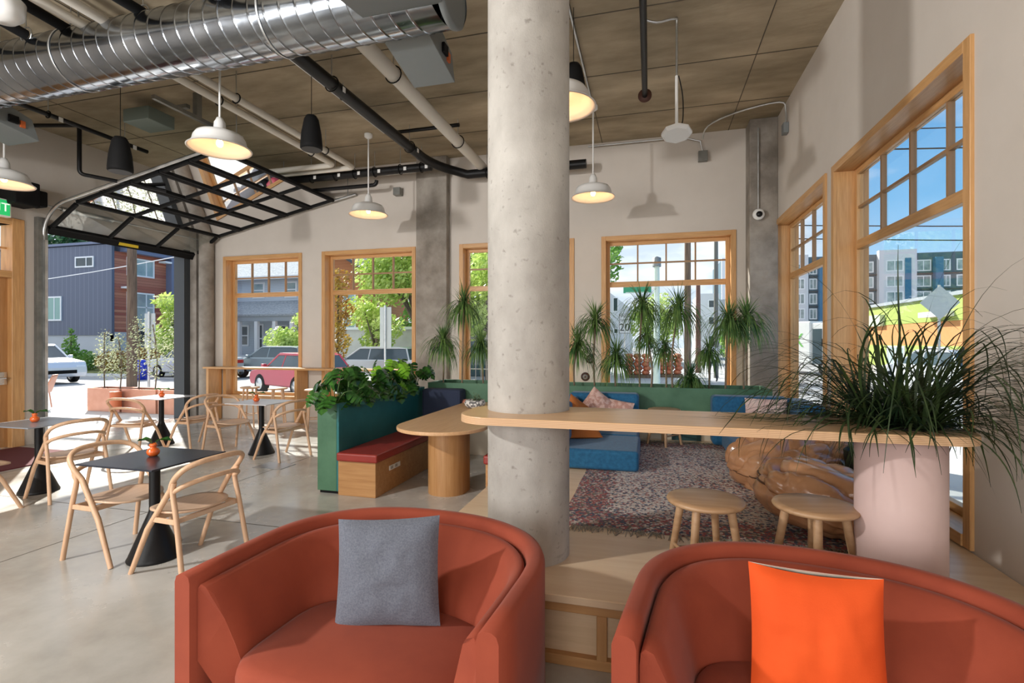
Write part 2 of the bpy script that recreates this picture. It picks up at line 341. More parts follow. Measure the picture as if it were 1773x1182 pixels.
# entry door in left wall
d = bpy.data.objects.new('door_1', None); COL.objects.link(d); struct(d); d.location = (XL, 0, 0)
m = MB(); m.box(-.22, .03, 5.42, 5.58, 0, 3.46); m.box(-.22, .03, 4.40, 4.50, 0, 3.46); struct(m.build('door_frame', M_oak, d, .004, 1))
m = MB(); m.box(-.22, .03, 4.50, 5.42, 3.36, 3.46); m.box(-.22, .03, 4.50, 5.42, 2.56, 2.66); struct(m.build('door_head', M_oaky, d, .004, 1))
m = MB(); m.box(-.12, -.07, 4.50, 5.42, .01, 2.56); struct(m.build('door_leaf', M_cabz, d))
m = MB(); m.box(-.1, -.06, 5.29, 5.41, .95, 1.14); m.tube([(-.05, 5.34, 1.05), (.03, 5.34, 1.05), (.035, 5.22, 1.05)], .013, 8); struct(m.build('door_handle', M_chrome, d, .008))
m = MB(); m.box(-.12, -.112, 4.50, 5.42, 2.66, 3.36); struct(m.build('pane', M_glass, d))
m = MB(); m.box(-.13, -.09, 4.94, 4.97, 2.66, 3.36); m.box(-.13, -.09, 4.5, 5.42, 3.0, 3.025); struct(m.build('muntin', M_oak, d))
tag(MB().box(-9.2, -7.7, 4.1, 5.45, .001, .014).build('door_mat', mat('maroon_mat', (.12, .02, .025), .9)), 'dark maroon mat on the floor by the oak entry door', 'mat')

# ---------------------------------------------------------------- garage door
GY0, GY1 = 5.86, 8.58
m = MB(); m.box(XL-.2, XL+.08, GY0-.14, GY0, 0, 3.55); struct(m.build('trim_1', M_frame, bevel=.004))
m = MB(); m.box(XL-.25, XL+.02, GY1-.22, GY1+.0, 0, 3.5); struct(m.build('trim_2', M_char, bevel=.004))
m = MB(); m.box(XL-.2, XL-.02, GY0, GY1-.22, 3.38, 3.42); struct(m.build('trim_3', M_frame))
gd = thing('garage_door', 'black framed glass sectional garage door raised overhead on tracks', 'garage door', (XL, 0, 0))
P0 = Vector((.67, 0, 3.77)); P1 = Vector((3.42, 0, 4.33)); dirn = (P1-P0).normalized(); nrm = Vector((-dirn.z, 0, dirn.x)); DL = (P1-P0).length
def gp(s, y, o=0): p = P0+dirn*s+nrm*o; return Vector((p.x, y, p.z))
def gbox(mb, s0, s1, y0, y1, t0, t1):
    vs = [gp(s, y, t) for t in (t0, t1) for s, y in ((s0, y0), (s1, y0), (s1, y1), (s0, y1))]
    mb.add(vs, [(0, 1, 2, 3), (7, 6, 5, 4), (0, 4, 5, 1), (1, 5, 6, 2), (2, 6, 7, 3), (3, 7, 4, 0)])
NS = 5
for k in range(NS):
    a, b = DL*k/NS+.006, DL*(k+1)/NS-.006
    f = MB(); gbox(f, a, a+.05, GY0, GY1, -.03, .03); gbox(f, b-.05, b, GY0, GY1, -.03, .03)
    for j in range(4):
        y = GY0+.03+(GY1-GY0-.06)*j/3; gbox(f, a+.05, b-.05, y-.026, y+.026, -.025, .025)
    fo = f.build('door_section', M_blackm, gd)
    g = MB()
    for j in range(3):
        y0 = GY0+.03+(GY1-GY0-.06)*j/3; y1 = GY0+.03+(GY1-GY0-.06)*(j+1)/3
        gbox(g, a+.05, b-.05, y0+.026, y1-.026, -.003, .003)
    g.build('pane', glass('door_glass', (.84, .90, .87), 2.0), fo)
# the bottom section still hangs in the curve of the track
f = MB()
def qbox(mb, A, B, y0, y1, t):
    A = Vector(A); B = Vector(B); dd = (B-A).normalized(); n = Vector((-dd.z, 0, dd.x))*t
    vs = [A-n, B-n, B+n, A+n]; vs = [Vector((v.x, y, v.z)) for y in (y0, y1) for v in vs]
    mb.add(vs, [(0, 1, 2, 3), (7, 6, 5, 4), (0, 4, 5, 1), (1, 5, 6, 2), (2, 6, 7, 3), (3, 7, 4, 0)])
qbox(f, (.06, 0, 3.32), (.11, 0, 3.42), GY0, GY1, .035)
fo = f.build('bottom_rail', M_blackm, gd)
f = MB(); qbox(f, (.115, 0, 3.33), (.12, 0, 3.38), 6.95, 7.30, .012); f.build('warning_sticker', mat('yellow_sticker', (.75, .55, .03), .5), fo)
f = MB(); qbox(f, (.13, 0, 3.42), (.64, 0, 3.74), GY0+.05, GY1-.05, .004); f.build('pane', M_glass, gd)
f = MB(); qbox(f, (.10, 0, 3.40), (.14, 0, 3.43), GY0, GY1, .03); f.build('section_rail', M_blackm, gd)
for j in range(4):
    f = MB(); y = GY0+.03+(GY1-GY0-.06)*j/3; qbox(f, (.14, 0, 3.43), (.65, 0, 3.75), y-.025, y+.025, .024); f.build('stile', M_blackm, gd)
for y in (GY0-.05, GY1+.04):
    t = MB(); pts = [(.06, y, 2.2), (.06, y, 3.2)]
    for k in range(7):
        a = k/6*R(72); pts.append((.06+.62*(1-cos(a)), y, 3.25+.56*sin(a)))
    pts.append(tuple(gp(DL+.45, y, .0)))
    t.tube(pts, .026, 6); t.build('track', M_steel, gd)
    t = MB(); t.box(.06, .13, y-.02, y+.02, 0, 3.2); t.build('vertical_track', M_steel, gd)
sh = MB(); sh.tube([(.22, GY0-.5, 3.72), (.22, GY1+.05, 3.72)], .016, 8); sh.tube([(.22, GY0+.1, 3.72), (.22, GY0+.9, 3.72)], .04, 12); sh.build('spring_shaft', M_steel, gd)
sh = MB(); sh.box(.05, .4, GY0-.62, GY0-.30, 3.62, 3.98); sh.box(.1, .34, GY0-.34, GY0-.16, 3.66, 3.9); sh.build('opener_motor', M_blackm, gd, .02)
for yy in (GY0, GY1):
    h_ = MB(); q = gp(DL+.3, yy, 0); h_.tube([q, (q.x, yy, HC)], .008, 6); h_.build('hanger_rod', M_steel, gd)
# exit sign
ex = thing('exit_sign', 'green and white lit EXIT sign hanging above the oak door', 'sign', (-9.12, 5.10, 3.55))
MB().box(-.04, .04, -.2, .2, -.13, .13).build('sign_case', M_white, ex, .01)
MB().box(.041, .046, -.18, .18, -.11, .11).build('sign_face', mat('exit_green', (.02, .35, .10), .4, emit=(.02, .5, .14, .6)), ex)
text('sign_lettering', 'EXIT', .17, (.048, 0, 0), (pi/2, 0, pi/2), mat('exit_letters', (.9, .95, .9), .4, emit=(.9, 1, .9, .5)), ex)

# ---------------------------------------------------------------- platform
pf = thing('wooden_platform', 'raised pale birch platform with panelled oak front under the lounge', 'platform', (0, 0, 0))
m = MB(); m.prism([(-1.36, 2.48), (XR-.005, 2.48), (XR-.005, YB-.36), (-1.06, YB-.36), (-1.06, 4.72), (-1.36, 4.72)], .31, PLZ)
m.build('deck', M_platf, pf, .004, 1)
m = MB(); m.prism([(-1.34, 2.53), (XR-.005, 2.53), (XR-.005, YB-.38), (-1.04, YB-.38), (-1.04, 4.70), (-1.34, 4.70)], 0, .31)
m.build('carcass', M_panel, pf)
for z0_, z1_ in ((.265, .31), (0, .05)): MB().box(-1.35, XR-.01, 2.49, 2.54, z0_, z1_).build('frame_rail', M_cab, pf, .003, 1)
for x in (-1.35, -.80, -.25, .30, .85, 1.4): MB().box(x, x+.05, 2.49, 2.54, .05, .265).build('frame_stile', M_cabz, pf, .003, 1)

# ---------------------------------------------------------------- counter
def rounded(x0, x1, y0, y1, rads, n=8):
    """rads for corners (x0y0, x1y0, x1y1, x0y1)"""
    pts = []
    for (cx_, cy_, a0), r in zip(((x0, y0, pi), (x1, y0, 1.5*pi), (x1, y1, 0), (x0, y1, .5*pi)), rads):
        if r <= 0: pts.append((cx_, cy_)); continue
        ox = cx_+(r if cx_ == x0 else -r); oy = cy_+(r if cy_ == y0 else -r)
        for k in range(n+1): a = a0+pi/2*k/n; pts.append((ox+r*cos(a), oy+r*sin(a)))
    return pts
ct = thing('counter', 'long pale oak counter wrapping round the concrete column', 'counter', (0, 0, 0))
poly = rounded(-1.03, 1.38, 2.54, 3.10, (.2, .14, .14, .2), 10)
m = MB(); m.prism(poly, 1.168, 1.2); top = m.build('counter_top', M_ply, ct, .004, 2)
m = MB(); n_ = len(poly); vs = [(x, y, 1.160) for x, y in poly]+[(x, y, 1.194) for x, y in poly]
cxm, cym = .175, 2.82
vs = [((x-cxm)*1.0008+cxm, (y-cym)*1.004+cym, z) for x, y, z in vs]
m.add(vs, [(i, (i+1) % n_, n_+(i+1) % n_, n_+i) for i in range(n_)]+[tuple(range(n_))[::-1]]); m.build('ply_edge', M_plyedge, top)
ps = MB(); ps.smooth = True; ps.lathe([(.0, PLZ), (.18, PLZ), (.18, 1.16), (.16, 1.16), (.16, 1.0), (0, 1.0)], (1.14, 2.80, 0), 48)
tag(ps.build('round_pedestal_planter', M_pink), 'pale pink round plastered drum holding up the counter end', 'pedestal')
hr = MB(); hr.lathe([(.150, 1.2), (.160, 1.206), (.14, 1.206), (.135, 1.2)], (1.14, 2.80, 0), 40); hr.build('planter_ring', M_blackm, ct)
hr = MB(); hr.lathe([(0, 1.203), (.140, 1.203)], (1.14, 2.80, 0), 40); hr.build('planter_liner', M_soil, ct)

# arching grass
def blade(mb, base, az, reach, rise, w, droop=1.0, n=9, twist=0):
    base = Vector(base); d = Vector((cos(az), sin(az), 0)); s = Vector((-sin(az), cos(az), 0))
    pts = []
    for i in range(n):
        t = i/(n-1); r = reach*(t**1.15); z = rise*sin(min(t*1.25, 1)*pi/2)*1.0 - droop*max(0, t-.35)**2*1.6
        wob = twist*sin(t*5)*.03
        pts.append(base+d*r+s*wob+Vector((0, 0, z)))
    vs = []; 
    for i, p in enumerate(pts):
        t = i/(n-1); ww = w*(1-t**2.2)*.5+.0006
        vs += [p-s*ww, p+Vector((0, 0, -.25*ww)), p+s*ww]
    fs = []
    for i in range(n-1):
        a = i*3; fs += [(a, a+1, a+4, a+3), (a+1, a+2, a+5, a+4)]
    mb.smooth = True; mb.add(vs, fs)
gr = MB(); rnd = random.Random(3)
def arch(mb, base, az, el, ln, w, droop, curl, n=13, xmax=1.815):
    p = Vector(base); d = Vector((cos(az)*cos(el), sin(az)*cos(el), sin(el))); vs = []
    for i in range(n):
        t = i/(n-1); sd = Vector((-d.y, d.x, 0)); sd = sd.normalized() if sd.length > .05 else Vector((-sin(az), cos(az), 0)); ww = w*(1-t**2.4)*.5+.0007
        vs += [p-sd*ww, p+Vector((0, 0, -.3*ww)), p+sd*ww]
        d = (d+Vector((0, 0, -droop*(.25+1.5*t)/n))+sd*curl/n).normalized(); p = p+d*ln/(n-1)
        if p.x > xmax: p.x = xmax; d.x = min(d.x, 0)
        if p.z < 1.206 and -1.0 < p.x < 1.40 and 2.52 < p.y < 3.12: p.z = 1.208+.004*rnd.random(); d.z = max(d.z, 0)
    fs = []
    for i in range(n-1): a = i*3; fs += [(a, a+1, a+4, a+3), (a+1, a+2, a+5, a+4)]
    mb.smooth = True; mb.add(vs, fs)
clumps = [(1.04, 2.78), (1.22, 2.86), (1.20, 2.72), (1.08, 2.89)]
for k in range(440):
    cx_, cy_ = rnd.choice(clumps); az = rnd.uniform(0, 2*pi)
    if sin(az) < -.35 and rnd.random() < .55: az = rnd.choice([rnd.uniform(-.6, .9), rnd.uniform(2.4, 3.6)])
    el = rnd.uniform(R(12), R(64)) if rnd.random() < .92 else rnd.uniform(R(74), R(88)); front = sin(az) < -.35
    ln = rnd.uniform(.32, .52) if front else rnd.uniform(.5, 1.0)
    arch(gr, (cx_+.03*cos(az), cy_+.03*sin(az), 1.20), az, el, ln, rnd.uniform(.008, .014), rnd.uniform(1.6, 3.4), rnd.uniform(-1.3, 1.3))
for k in range(11): arch(gr, (1.14+.05*cos(k*2.4), 2.74, 1.20), rnd.uniform(-2.3, -.7), R(58), rnd.uniform(.95, 1.15), .008, 4.0, rnd.uniform(-1.5, 1.5), 16)
for k in range(46): arch(gr, (1.2, 2.78, 1.20), rnd.uniform(-1.1, .5), rnd.uniform(R(50), R(75)), rnd.uniform(.8, 1.15), .008, rnd.uniform(3.2, 4.6), rnd.uniform(-1.2, 1.2), 16)
tag(gr.build('arching_grass_plant', LF_dark), 'wild dark green grassy plant arching out of the counter end', 'plant')

# ---------------------------------------------------------------- round stools
def make_stool(name, label, h, r, lr, m1, leglen=.17, st=True, group=None):
    t = thing(name, label, 'stool', group=group)
    m = MB(); m.lathe([(0, h), (r*.82, h), (r*.97, h-.006), (r, h-.016), (r*.97, h-.027), (r*.7, h-.038), (0, h-.04)], n=40); m.build('seat', m1, t)
    for k in range(4):
        a = pi/4+k*pi/2+.35; m = MB(); m.tube([(leglen*.85*cos(a), leglen*.85*sin(a), h-.036), (leglen*1.32*cos(a), leglen*1.32*sin(a), 0)], [lr*1.15, lr*.85], 10); m.build('leg', m1, t)
    if st:
        for k in range(4):
            a = pi/4+k*pi/2+.35; b = a+pi/2; q = leglen*1.17; z = h*.30+(.03 if k % 2 else 0)
            m = MB(); m.tube([(q*cos(a), q*sin(a), z), (q*cos(b), q*sin(b), z)], lr*.5, 8); m.build('stretcher', m1, t)
    return t
st = make_stool('round_stool', 'round oak stool under the counter, left one beside the rug', .44, .195, .019, M_stool, .15)
st.location = (.28, 2.82, PLZ)
dup(st, (.80, 2.86, PLZ), .25, 'round oak stool under the counter, right one before the pink drum', None)
st2 = dup(st, (.17, 6.42, PLZ), .5, 'pale round oak stool standing at the far edge of the rug')
bs = make_stool('bar_stool', 'small tall oak stool at window shelf, the left one', .75, .17, .015, M_ash, .13)
bs['group'] = 'stools at the window shelf'; bs.location = (-7.28, 7.96, 0)
dup(bs, (-6.62, 7.92, 0), .2, 'small tall oak stool at window shelf, next to the left one')
dup(bs, (-5.80, 7.86, 0), .4, 'small tall oak stool mostly hidden behind the monstera planter')

# window shelf
ws = thing('window_shelf', 'oak standing-height shelf running below the left back windows', 'shelf', (0, 0, 0))
MB().box(-8.75, -4.16, 8.30, YB-.025, 1.05, 1.085).build('shelf_board', M_oakx, ws, .004, 1)
for x in (-8.70, -6.60, -4.75):
    MB().box(x, x+.06, 8.34, YB-.03, 0, 1.05).build('end_panel', M_oak, ws, .003, 1)

# ---------------------------------------------------------------- pedestal tables
def make_table(label, topmat):
    t = thing('cafe_table', label, 'table', group='square metal cafe tables')
    m = MB(); m.box(-.345, .345, -.31, .31, .728, .740); m.build('tabletop', topmat, t, .004, 2)
    m = MB(); m.tube([(0, 0, .32), (0, 0, .728)], .036, 20); m.build('post', M_black, t)
    m = MB(); m.lathe([(.0, .0), (.172, .0), (.175, .012), (.165, .03), (.04, .34), (.036, .36)], n=40); m.build('cone_base', M_black, t)
    return t
def make_flower(label, loc, s=1.0, leaf=True):
    t = thing('flower_vase', label, 'vase', loc, group='small vases on the cafe tables')
    m = MB(); m.smooth = True; k = s
    m.lathe([(0, .001), (.026*k, .001), (.040*k, .016), (.044*k, .036), (.036*k, .054), (.020*k, .063), (.022*k, .070), (.028*k, .084), (.020*k, .096), (.014*k, .090)], n=24); m.build('glass_body', M_amber2, t)
    if leaf:
        for a, ln in ((.4, .12), (3.5, .105)):
            m = MB(); d = Vector((cos(a), sin(a), 0)); q = Vector((-sin(a), cos(a), 0)); b = Vector((0, 0, .088*k))
            pts = [b+d*ln*u+q*v+Vector((0, 0, .05*sin(u*2.4))) for u, v in ((0, 0), (.35, .034), (.7, .04), (1.1, 0), (.7, -.04), (.35, -.034))]
            m.add(pts, [tuple(range(6))]); m.build('leaf', LF_mon, t)
    return t
T1 = make_table('dark navy square metal table nearest the rust armchairs', M_navy); T1.location = (-3.55, 2.95, 0)
M_whitetop = mat('light_table_laminate', (.62, .63, .66), .28)
t2 = make_table('pale grey square metal table at the left edge of photo', mat('grey_tabletop', (.30, .33, .38), .28)); t2.location = (-6.30, 3.92, 0)
t3 = make_table('white square metal table nearest the raised garage door', M_whitetop); t3.location = (-7.35, 6.22, 0)
t4 = dup(t3, (-5.36, 6.08, 0), 0, 'white square metal table in front of the left windows')
make_flower('small amber glass vase with leaves on dark navy table', (-3.60, 2.98, .741), 1.0)
make_flower('small amber glass vase with leaves on left edge table', (-6.33, 3.90, .741), .95)
make_flower('small amber glass vase on table by the garage door', (-7.32, 6.20, .741), 1.0)
make_flower('small amber glass vase on table before left windows', (-5.44, 6.07, .741), 1.0)

# ---------------------------------------------------------------- bentwood chairs (local: faces +y)
def smoothpath(pts, n=6):
    P = [Vector(p) for p in pts]; out = []
    for i in range(len(P)-1):
        p0, p1, p2, p3 = P[max(i-1, 0)], P[i], P[i+1], P[min(i+2, len(P)-1)]
        for k in range(n):
            t = k/n; out.append(.5*((2*p1)+(-p0+p2)*t+(2*p0-5*p1+4*p2-p3)*t*t+(-p0+3*p1-3*p2+p3)*t**3))
    out.append(P[-1]); return out
def make_chair():
    t = thing('bentwood_chair', 'pale ash bentwood chair', 'chair', group='bentwood ash chairs')
    r = .0165
    hoop = [(.235, -.095, .60), (.255, -.15, .675), (.235, -.215, .745), (.15, -.265, .785), (0, -.285, .795)]
    hoop = hoop+[(-x, y, z) for x, y, z in hoop[-2::-1]]
    m = MB(); m.tube(smoothpath(hoop, 5), r*1.12, 8); m.build('back_hoop', M_ash, t)
    lo = [(.243, -.125, .585), (.225, -.185, .625), (.13, -.235, .655), (0, -.25, .662)]
    lo = lo+[(-x, y, z) for x, y, z in lo[-2::-1]]
    m = MB(); m.tube(smoothpath(lo, 5), r, 8); m.build('lower_rail', M_ash, t)
    for s in (-1, 1):
        m = MB(); m.tube([(s*.265, .245, 0), (s*.25, .10, .32), (s*.235, -.095, .60)], [r, r*1.15, r*1.15], 8); m.build('leg', M_ash, t)
        m = MB(); m.tube(smoothpath([(s*.265, -.245, 0), (s*.25, -.17, .40), (s*.245, -.13, .58), (s*.252, -.15, .66)], 4), r*1.05, 8); m.build('leg', M_ash, t)
        m = MB(); m.box(s*.248-.009, s*.248+.009, -.18, .06, .375, .41); m.build('side_rail', M_ash, t, .004, 1)
    m = MB(); m.box(-.24, .24, .035, .055, .375, .415); m.box(-.24, .24, -.155, -.135, .375, .41); m.build('seat_rail', M_ashseat, t, .004, 1)
    m = MB(); m.smooth = True; nr, na = 9, 40
    def sf(i, a, dz):
        q = i/(nr-1); ca, sa = cos(a), sin(a); e = 2.7
        rad = 1/((abs(ca)/.235)**e+(abs(sa)/.215)**e)**(1/e); x, y = q*rad*ca, q*rad*sa+.03
        if y > 0: x *= 1-.12*(y/.24)
        return Vector((x, y, .438+dz-.016*(1-q**2)+.010*((x/.23)**2)-.012*max(0, y/.24)**2))
    for dz, fl in ((0, 0), (-.013, 1)):
        vs = [sf(i, 2*pi*j/na, dz) for i in range(nr) for j in range(na)]
        fs = [(i*na+j, (i+1)*na+j, (i+1)*na+(j+1) % na, i*na+(j+1) % na) for i in range(nr-1) for j in range(na)]
        m.add(vs, [f[::-1] if fl else f for f in fs])
    vs = [sf(nr-1, 2*pi*j/na, dz) for dz in (0, -.013) for j in range(na)]
    m.add(vs, [(j, na+j, na+(j+1) % na, (j+1) % na) for j in range(na)]); m.build('seat', M_ashseat, t, fix=True)
    return t
ch = make_chair(); ch.location = (-3.19, 2.94, 0); ch.rotation_euler = (0, 0, R(86))
ch['label'] = 'pale ash bentwood chair right of the dark navy table'
for x, y, a, lb in ((-3.90, 2.99, -92, 'pale ash bentwood chair left of the dark navy table'),
                    (-5.86, 3.92, 80, 'pale ash bentwood chair right of the left edge table'),
                    (-6.13, 3.28, -8, 'pale ash bentwood chair cut off by the left edge'),
                    (-7.22, 5.70, 10, 'pale ash bentwood chair on the camera side of garage door table'),
                    (-6.72, 6.24, 86, 'pale ash bentwood chair right of the garage door table'),
                    (-5.90, 6.08, -100, 'pale ash bentwood chair left of the table before left windows'),
                    (-4.90, 5.96, 80, 'pale ash bentwood chair right of table before left windows')):
    dup(ch, (x, y, 0), R(a), lb)
tag(MB().box(-4.87, -4.45, 5.36, 5.66, .001, .005).build('floor_plate', M_steel, bevel=.001), 'square metal floor plate beside the table before left windows', 'floor box')
# ---------------------------------------------------------------- tub armchairs (local: opens to -y)
def tub_outline(off, n=48, front=-.50):
    a0, b0, e = .655-off, .585-off, 2.35; pts = []
    pts.append((-(a0)*.985, front)); pts.append((-a0*.995, front+.18))
    for k in range(n+1):
        a = pi-pi*k/n; ca, sa = cos(a), sin(a)
        pts.append((a0*abs(ca)**(2/e)*(1 if ca > 0 else -1), -.10+b0*abs(sa)**(2/e)))
    pts.append((a0*.995, front+.18)); pts.append((a0*.985, front)); return pts
def make_tub(label):
    t = thing('tub_armchair', label, 'armchair', group='rust wool tub armchairs')
    n = 48
    # section: (offset inward, z)
    sec = [(.0, .05), (.0, .40), (.0, .70), (.008, .722), (.025, .732), (.05, .732), (.068, .722), (.074, .70), (.074, .05)]
    rings = [tub_outline(o, n) for o, z in sec]; m = MB(); m.smooth = True; k = len(rings[0]); ns = len(sec)
    vs = [(rings[j][i][0], rings[j][i][1], sec[j][1]) for i in range(k) for j in range(ns)]
    fs = [(i*ns+j, i*ns+(j+1) % ns, (i+1)*ns+(j+1) % ns, (i+1)*ns+j) for i in range(k-1) for j in range(ns)]
    m.add(vs, fs); m.smooth = False; m.add(vs[:ns], [tuple(range(ns))]); m.add(vs[-ns:], [tuple(range(ns))[::-1]])
    m.build('outer_shell', M_rust, t, fix=True)
    m = MB(); m.smooth = True; K = 64
    prof = [(.079, .40, 0), (.079, .64, 0), (.082, .675, 0), (.095, .69, 0), (.12, .682, .0), (.14, .65, .02), (.17, .55, .10), (.20, .45, .2), (.215, .36, .24), (.215, .08, .24)]
    def f(u, v):
        j = min(int(v*(len(prof)-1)+.5), len(prof)-1); o, z, bk = prof[j]
        i = u*(k-1); i0 = min(int(i), k-2); fr = i-i0
        R0 = tub_outline(o, n, -.47+ (.0 if j < 5 else .02*(j-4))); p = [R0[i0][c]*(1-fr)+R0[i0+1][c]*fr for c in (0, 1)]
        back = max(0, min(1, (p[1]+.1)/.5)); back = back*back*(3-2*back)
        return Vector((p[0]*(1-.12*bk*back), p[1]-bk*back*1.0, z))
    nu = 90; nv = len(prof); g0 = [f(i/(nu-1), j/(nv-1)) for i in range(nu) for j in range(nv)]
    m.add(g0, [(i*nv+j, i*nv+j+1, (i+1)*nv+j+1, (i+1)*nv+j) for i in range(nu-1) for j in range(nv-1)])
    m.smooth = False; m.add(g0[:nv], [tuple(range(nv))[::-1]]); m.add(g0[-nv:], [tuple(range(nv))])
    m.build('inner_padding', M_rust, t, fix=True)
    # seat cushion, domed
    m = MB(); m.smooth = True; nr, na = 12, 56
    def outl(a):
        ca, sa = cos(a), sin(a); e = 2.6 if sa > 0 else 7
        bb = .29 if sa > 0 else .355
        rr = 1/((abs(ca)/.45)**e+(abs(sa)/bb)**e)**(1/e); return rr*ca, rr*sa-.13
    cs = [(1.0, .20), (1.0, .36), (.99, .385), (.965, .402), (.9, .413), (.75, .424), (.5, .432), (.25, .436), (0.001, .437)]
    vs = []
    for q, z in cs:
        for j in range(na):
            x, y = outl(2*pi*j/na); vs.append((x*q, (y+.13)*q-.13, z))
    m.add(vs, [(i*na+j, i*na+(j+1) % na, (i+1)*na+(j+1) % na, (i+1)*na+j) for i in range(len(cs)-1) for j in range(na)]); m.build('seat_cushion', M_rust, t)
    m = MB(); m.box(-.60, .60, -.47, .25, .06, .22); m.build('front_rail', M_rust, t, .02, 3)
    for x, y in ((-.5, -.4), (.5, -.4), (-.4, .25), (.4, .25)): MB().lathe([(0, 0), (.02, 0), (.025, .07), (0, .07)], (x, y, 0), 12).build('leg', M_blackm, t)
    return t
ta = make_tub('rust wool tub armchair with grey blue cushion, left of column'); ta.location = (-1.05, 1.975, 0); ta.rotation_euler = (0, 0, R(-3))
dup(ta, (.605, 1.93, 0), R(-9), 'rust wool tub armchair with orange cushion at lower right')
def pillow(name, label, w, h, T, mats, loc, rot, cat='cushion', group=None, seed=0, wr=.006):
    m = MB(); m.smooth = True; n = 25; rnd_ = seed*7.3
    def f(u, v, s):
        x, y = u*2-1, v*2-1; p = .045
        X = x*w/2*(1-p*(1-y*y)+0.0*x); Y = y*h/2*(1-(.085 if len(mats) > 1 and s < 0 and y > 0 else p*.6 if len(mats) > 1 else p)*(1-x*x)); t_ = max(0, (1-x**4)*(1-y**4))**.62
        t_ = t_*(.72+.28*(1-x*x)*(1-y*y))
        d = noise.noise(Vector((x*2.2+rnd_, y*2.2, s)))*wr*2*t_+ noise.noise(Vector((x*5+rnd_, y*6, s*3)))*wr*t_
        return Vector((X, s*(T/2*t_)+d, Y))
    for s, mi in ((-1, 0), (1, 1 if len(mats) > 1 else 0)):
        m.cur = mi; vs = [f(i/(n-1), j/(n-1), s) for i in range(n) for j in range(n)]
        fs = [(i*n+j, (i+1)*n+j, (i+1)*n+j+1, i*n+j+1) for i in range(n-1) for j in range(n-1)]
        m.add(vs, fs if s < 0 else [q[::-1] for q in fs])
    o = m.build(name, mats); o.location = loc; o.rotation_euler = rot; tag(o, label, cat, group)
    return o
M_gcush = mat('grey_blue_linen', (.10, .11, .145), .9, col2=(.16, .175, .215), scale=160, stretch=(1, 1, 1), bump=.12, bscale=300, sheen=.2)
M_ocush = mat('orange_cotton', (.74, .078, .006), .85, col2=(.80, .095, .009), scale=3, sheen=.0, bump=.05, bscale=200)
M_cream = mat('cream_cotton', (.75, .66, .55), .9)
M_pcush = mat('blush_cotton', (.46, .25, .20), .9, col2=(.62, .42, .36), scale=18, ramp=(.45, .55))
M_ocush2 = mat('burnt_orange_cotton', (.50, .15, .03), .9)
pillow('throw_cushion', 'grey blue linen cushion propped in the left rust armchair', .445, .44, .15, [M_gcush], (-1.07, 1.94, .625), (R(-14), R(-3), R(13)), seed=1)
pillow('throw_cushion', 'bright orange cushion with cream back in right rust armchair', .41, .44, .15, [M_ocush, M_cream], (.535, 1.90, .605), (R(-12), R(1), R(-2)), seed=2)

# ---------------------------------------------------------------- left bench and planter
TB0, TB1, TY0, TY1 = -3.40, -3.14, 4.66, 6.76
pl = thing('planter_partition', 'tall green and teal planter wall behind the oxblood bench', 'planter', (0, 0, 0))
m = MB(); m.box(TB0, TB1-.03, TY0+.0, TY0+.02, .03, .95); m.build('end_panel', M_green, pl, .003, 1)
m = MB(); m.box(TB1-.03, TB1, TY0+.0, TY1, .03, .95); m.build('front_panel', M_teal, pl, .003, 1)
m = MB(); m.box(TB0, TB0+.03, TY0+.02, TY1, .03, .95); m.box(TB0+.03, TB1-.03, TY1-.02, TY1, .03, .95); m.build('back_panel', M_green, pl)
m = MB(); m.box(TB0+.03, TB1-.03, TY0+.02, TY1-.02, .3, .90); m.build('soil_bed', M_soil, pl)
m = MB(); m.box(TB0+.02, TB1-.02, TY0+.02, TY1, 0, .03); m.build('plinth', M_blackm, pl)
bn = thing('bench', 'oak box bench with oxblood leather seat against teal planter', 'bench', (0, 0, 0))
m = MB(); m.box(TB1+.004, -2.70, 4.64, 6.9, 0, .36); m.build('oak_box', M_cab, bn, .003, 1)
m = MB(); m.box(TB1+.006, -2.665, 4.60, 6.9, .362, .45); m.build('seat_pad', M_red, bn, .018, 3)
m = MB(); m.box(-2.70, -2.693, 4.92, 5.16, .215, .265); m.build('outlet_plate', M_white, bn)
m = MB(); m.box(-2.693, -2.690, 4.94, 4.99, .225, .255); m.box(-2.693, -2.690, 5.04, 5.09, .225, .255); m.build('socket', mat('socket_grey', (.35, .35, .35), .5), bn)
bn2 = thing('bench', 'oxblood seated oak bench on far side of oak table', 'bench', (0, 0, 0))
m = MB(); m.box(-1.56, -1.09, 4.76, 6.74, 0, .39); m.build('oak_box', M_cab, bn2, .003, 1)
m = MB(); m.box(-1.58, -1.08, 4.74, 6.74, .392, .48); m.build('seat_pad', M_red, bn2, .018, 3)
tag(MB().box(-3.08, -2.5, 6.52, 6.765, .455, .94).build('corner_bolster', mat('navy_wool', (.02, .03, .065), .85), bevel=.04), 'navy upholstered corner bolster at far end of oxblood bench', 'bolster')
# communal oak table
tb = thing('communal_table', 'long rounded oak table on a drum pedestal by the bench', 'table', (0, 0, 0))
m = MB(); m.prism(rounded(-2.48, -1.56, 4.33, 6.72, (.45, .45, .1, .1), 16), .725, .76); m.build('tabletop', M_tbl, tb, .008, 3)
m = MB(); m.prism(rounded(-2.29, -1.88, 4.86, 5.36, (.2, .2, .2, .2), 12), 0, .725); m.build('pedestal', M_cabz, tb)
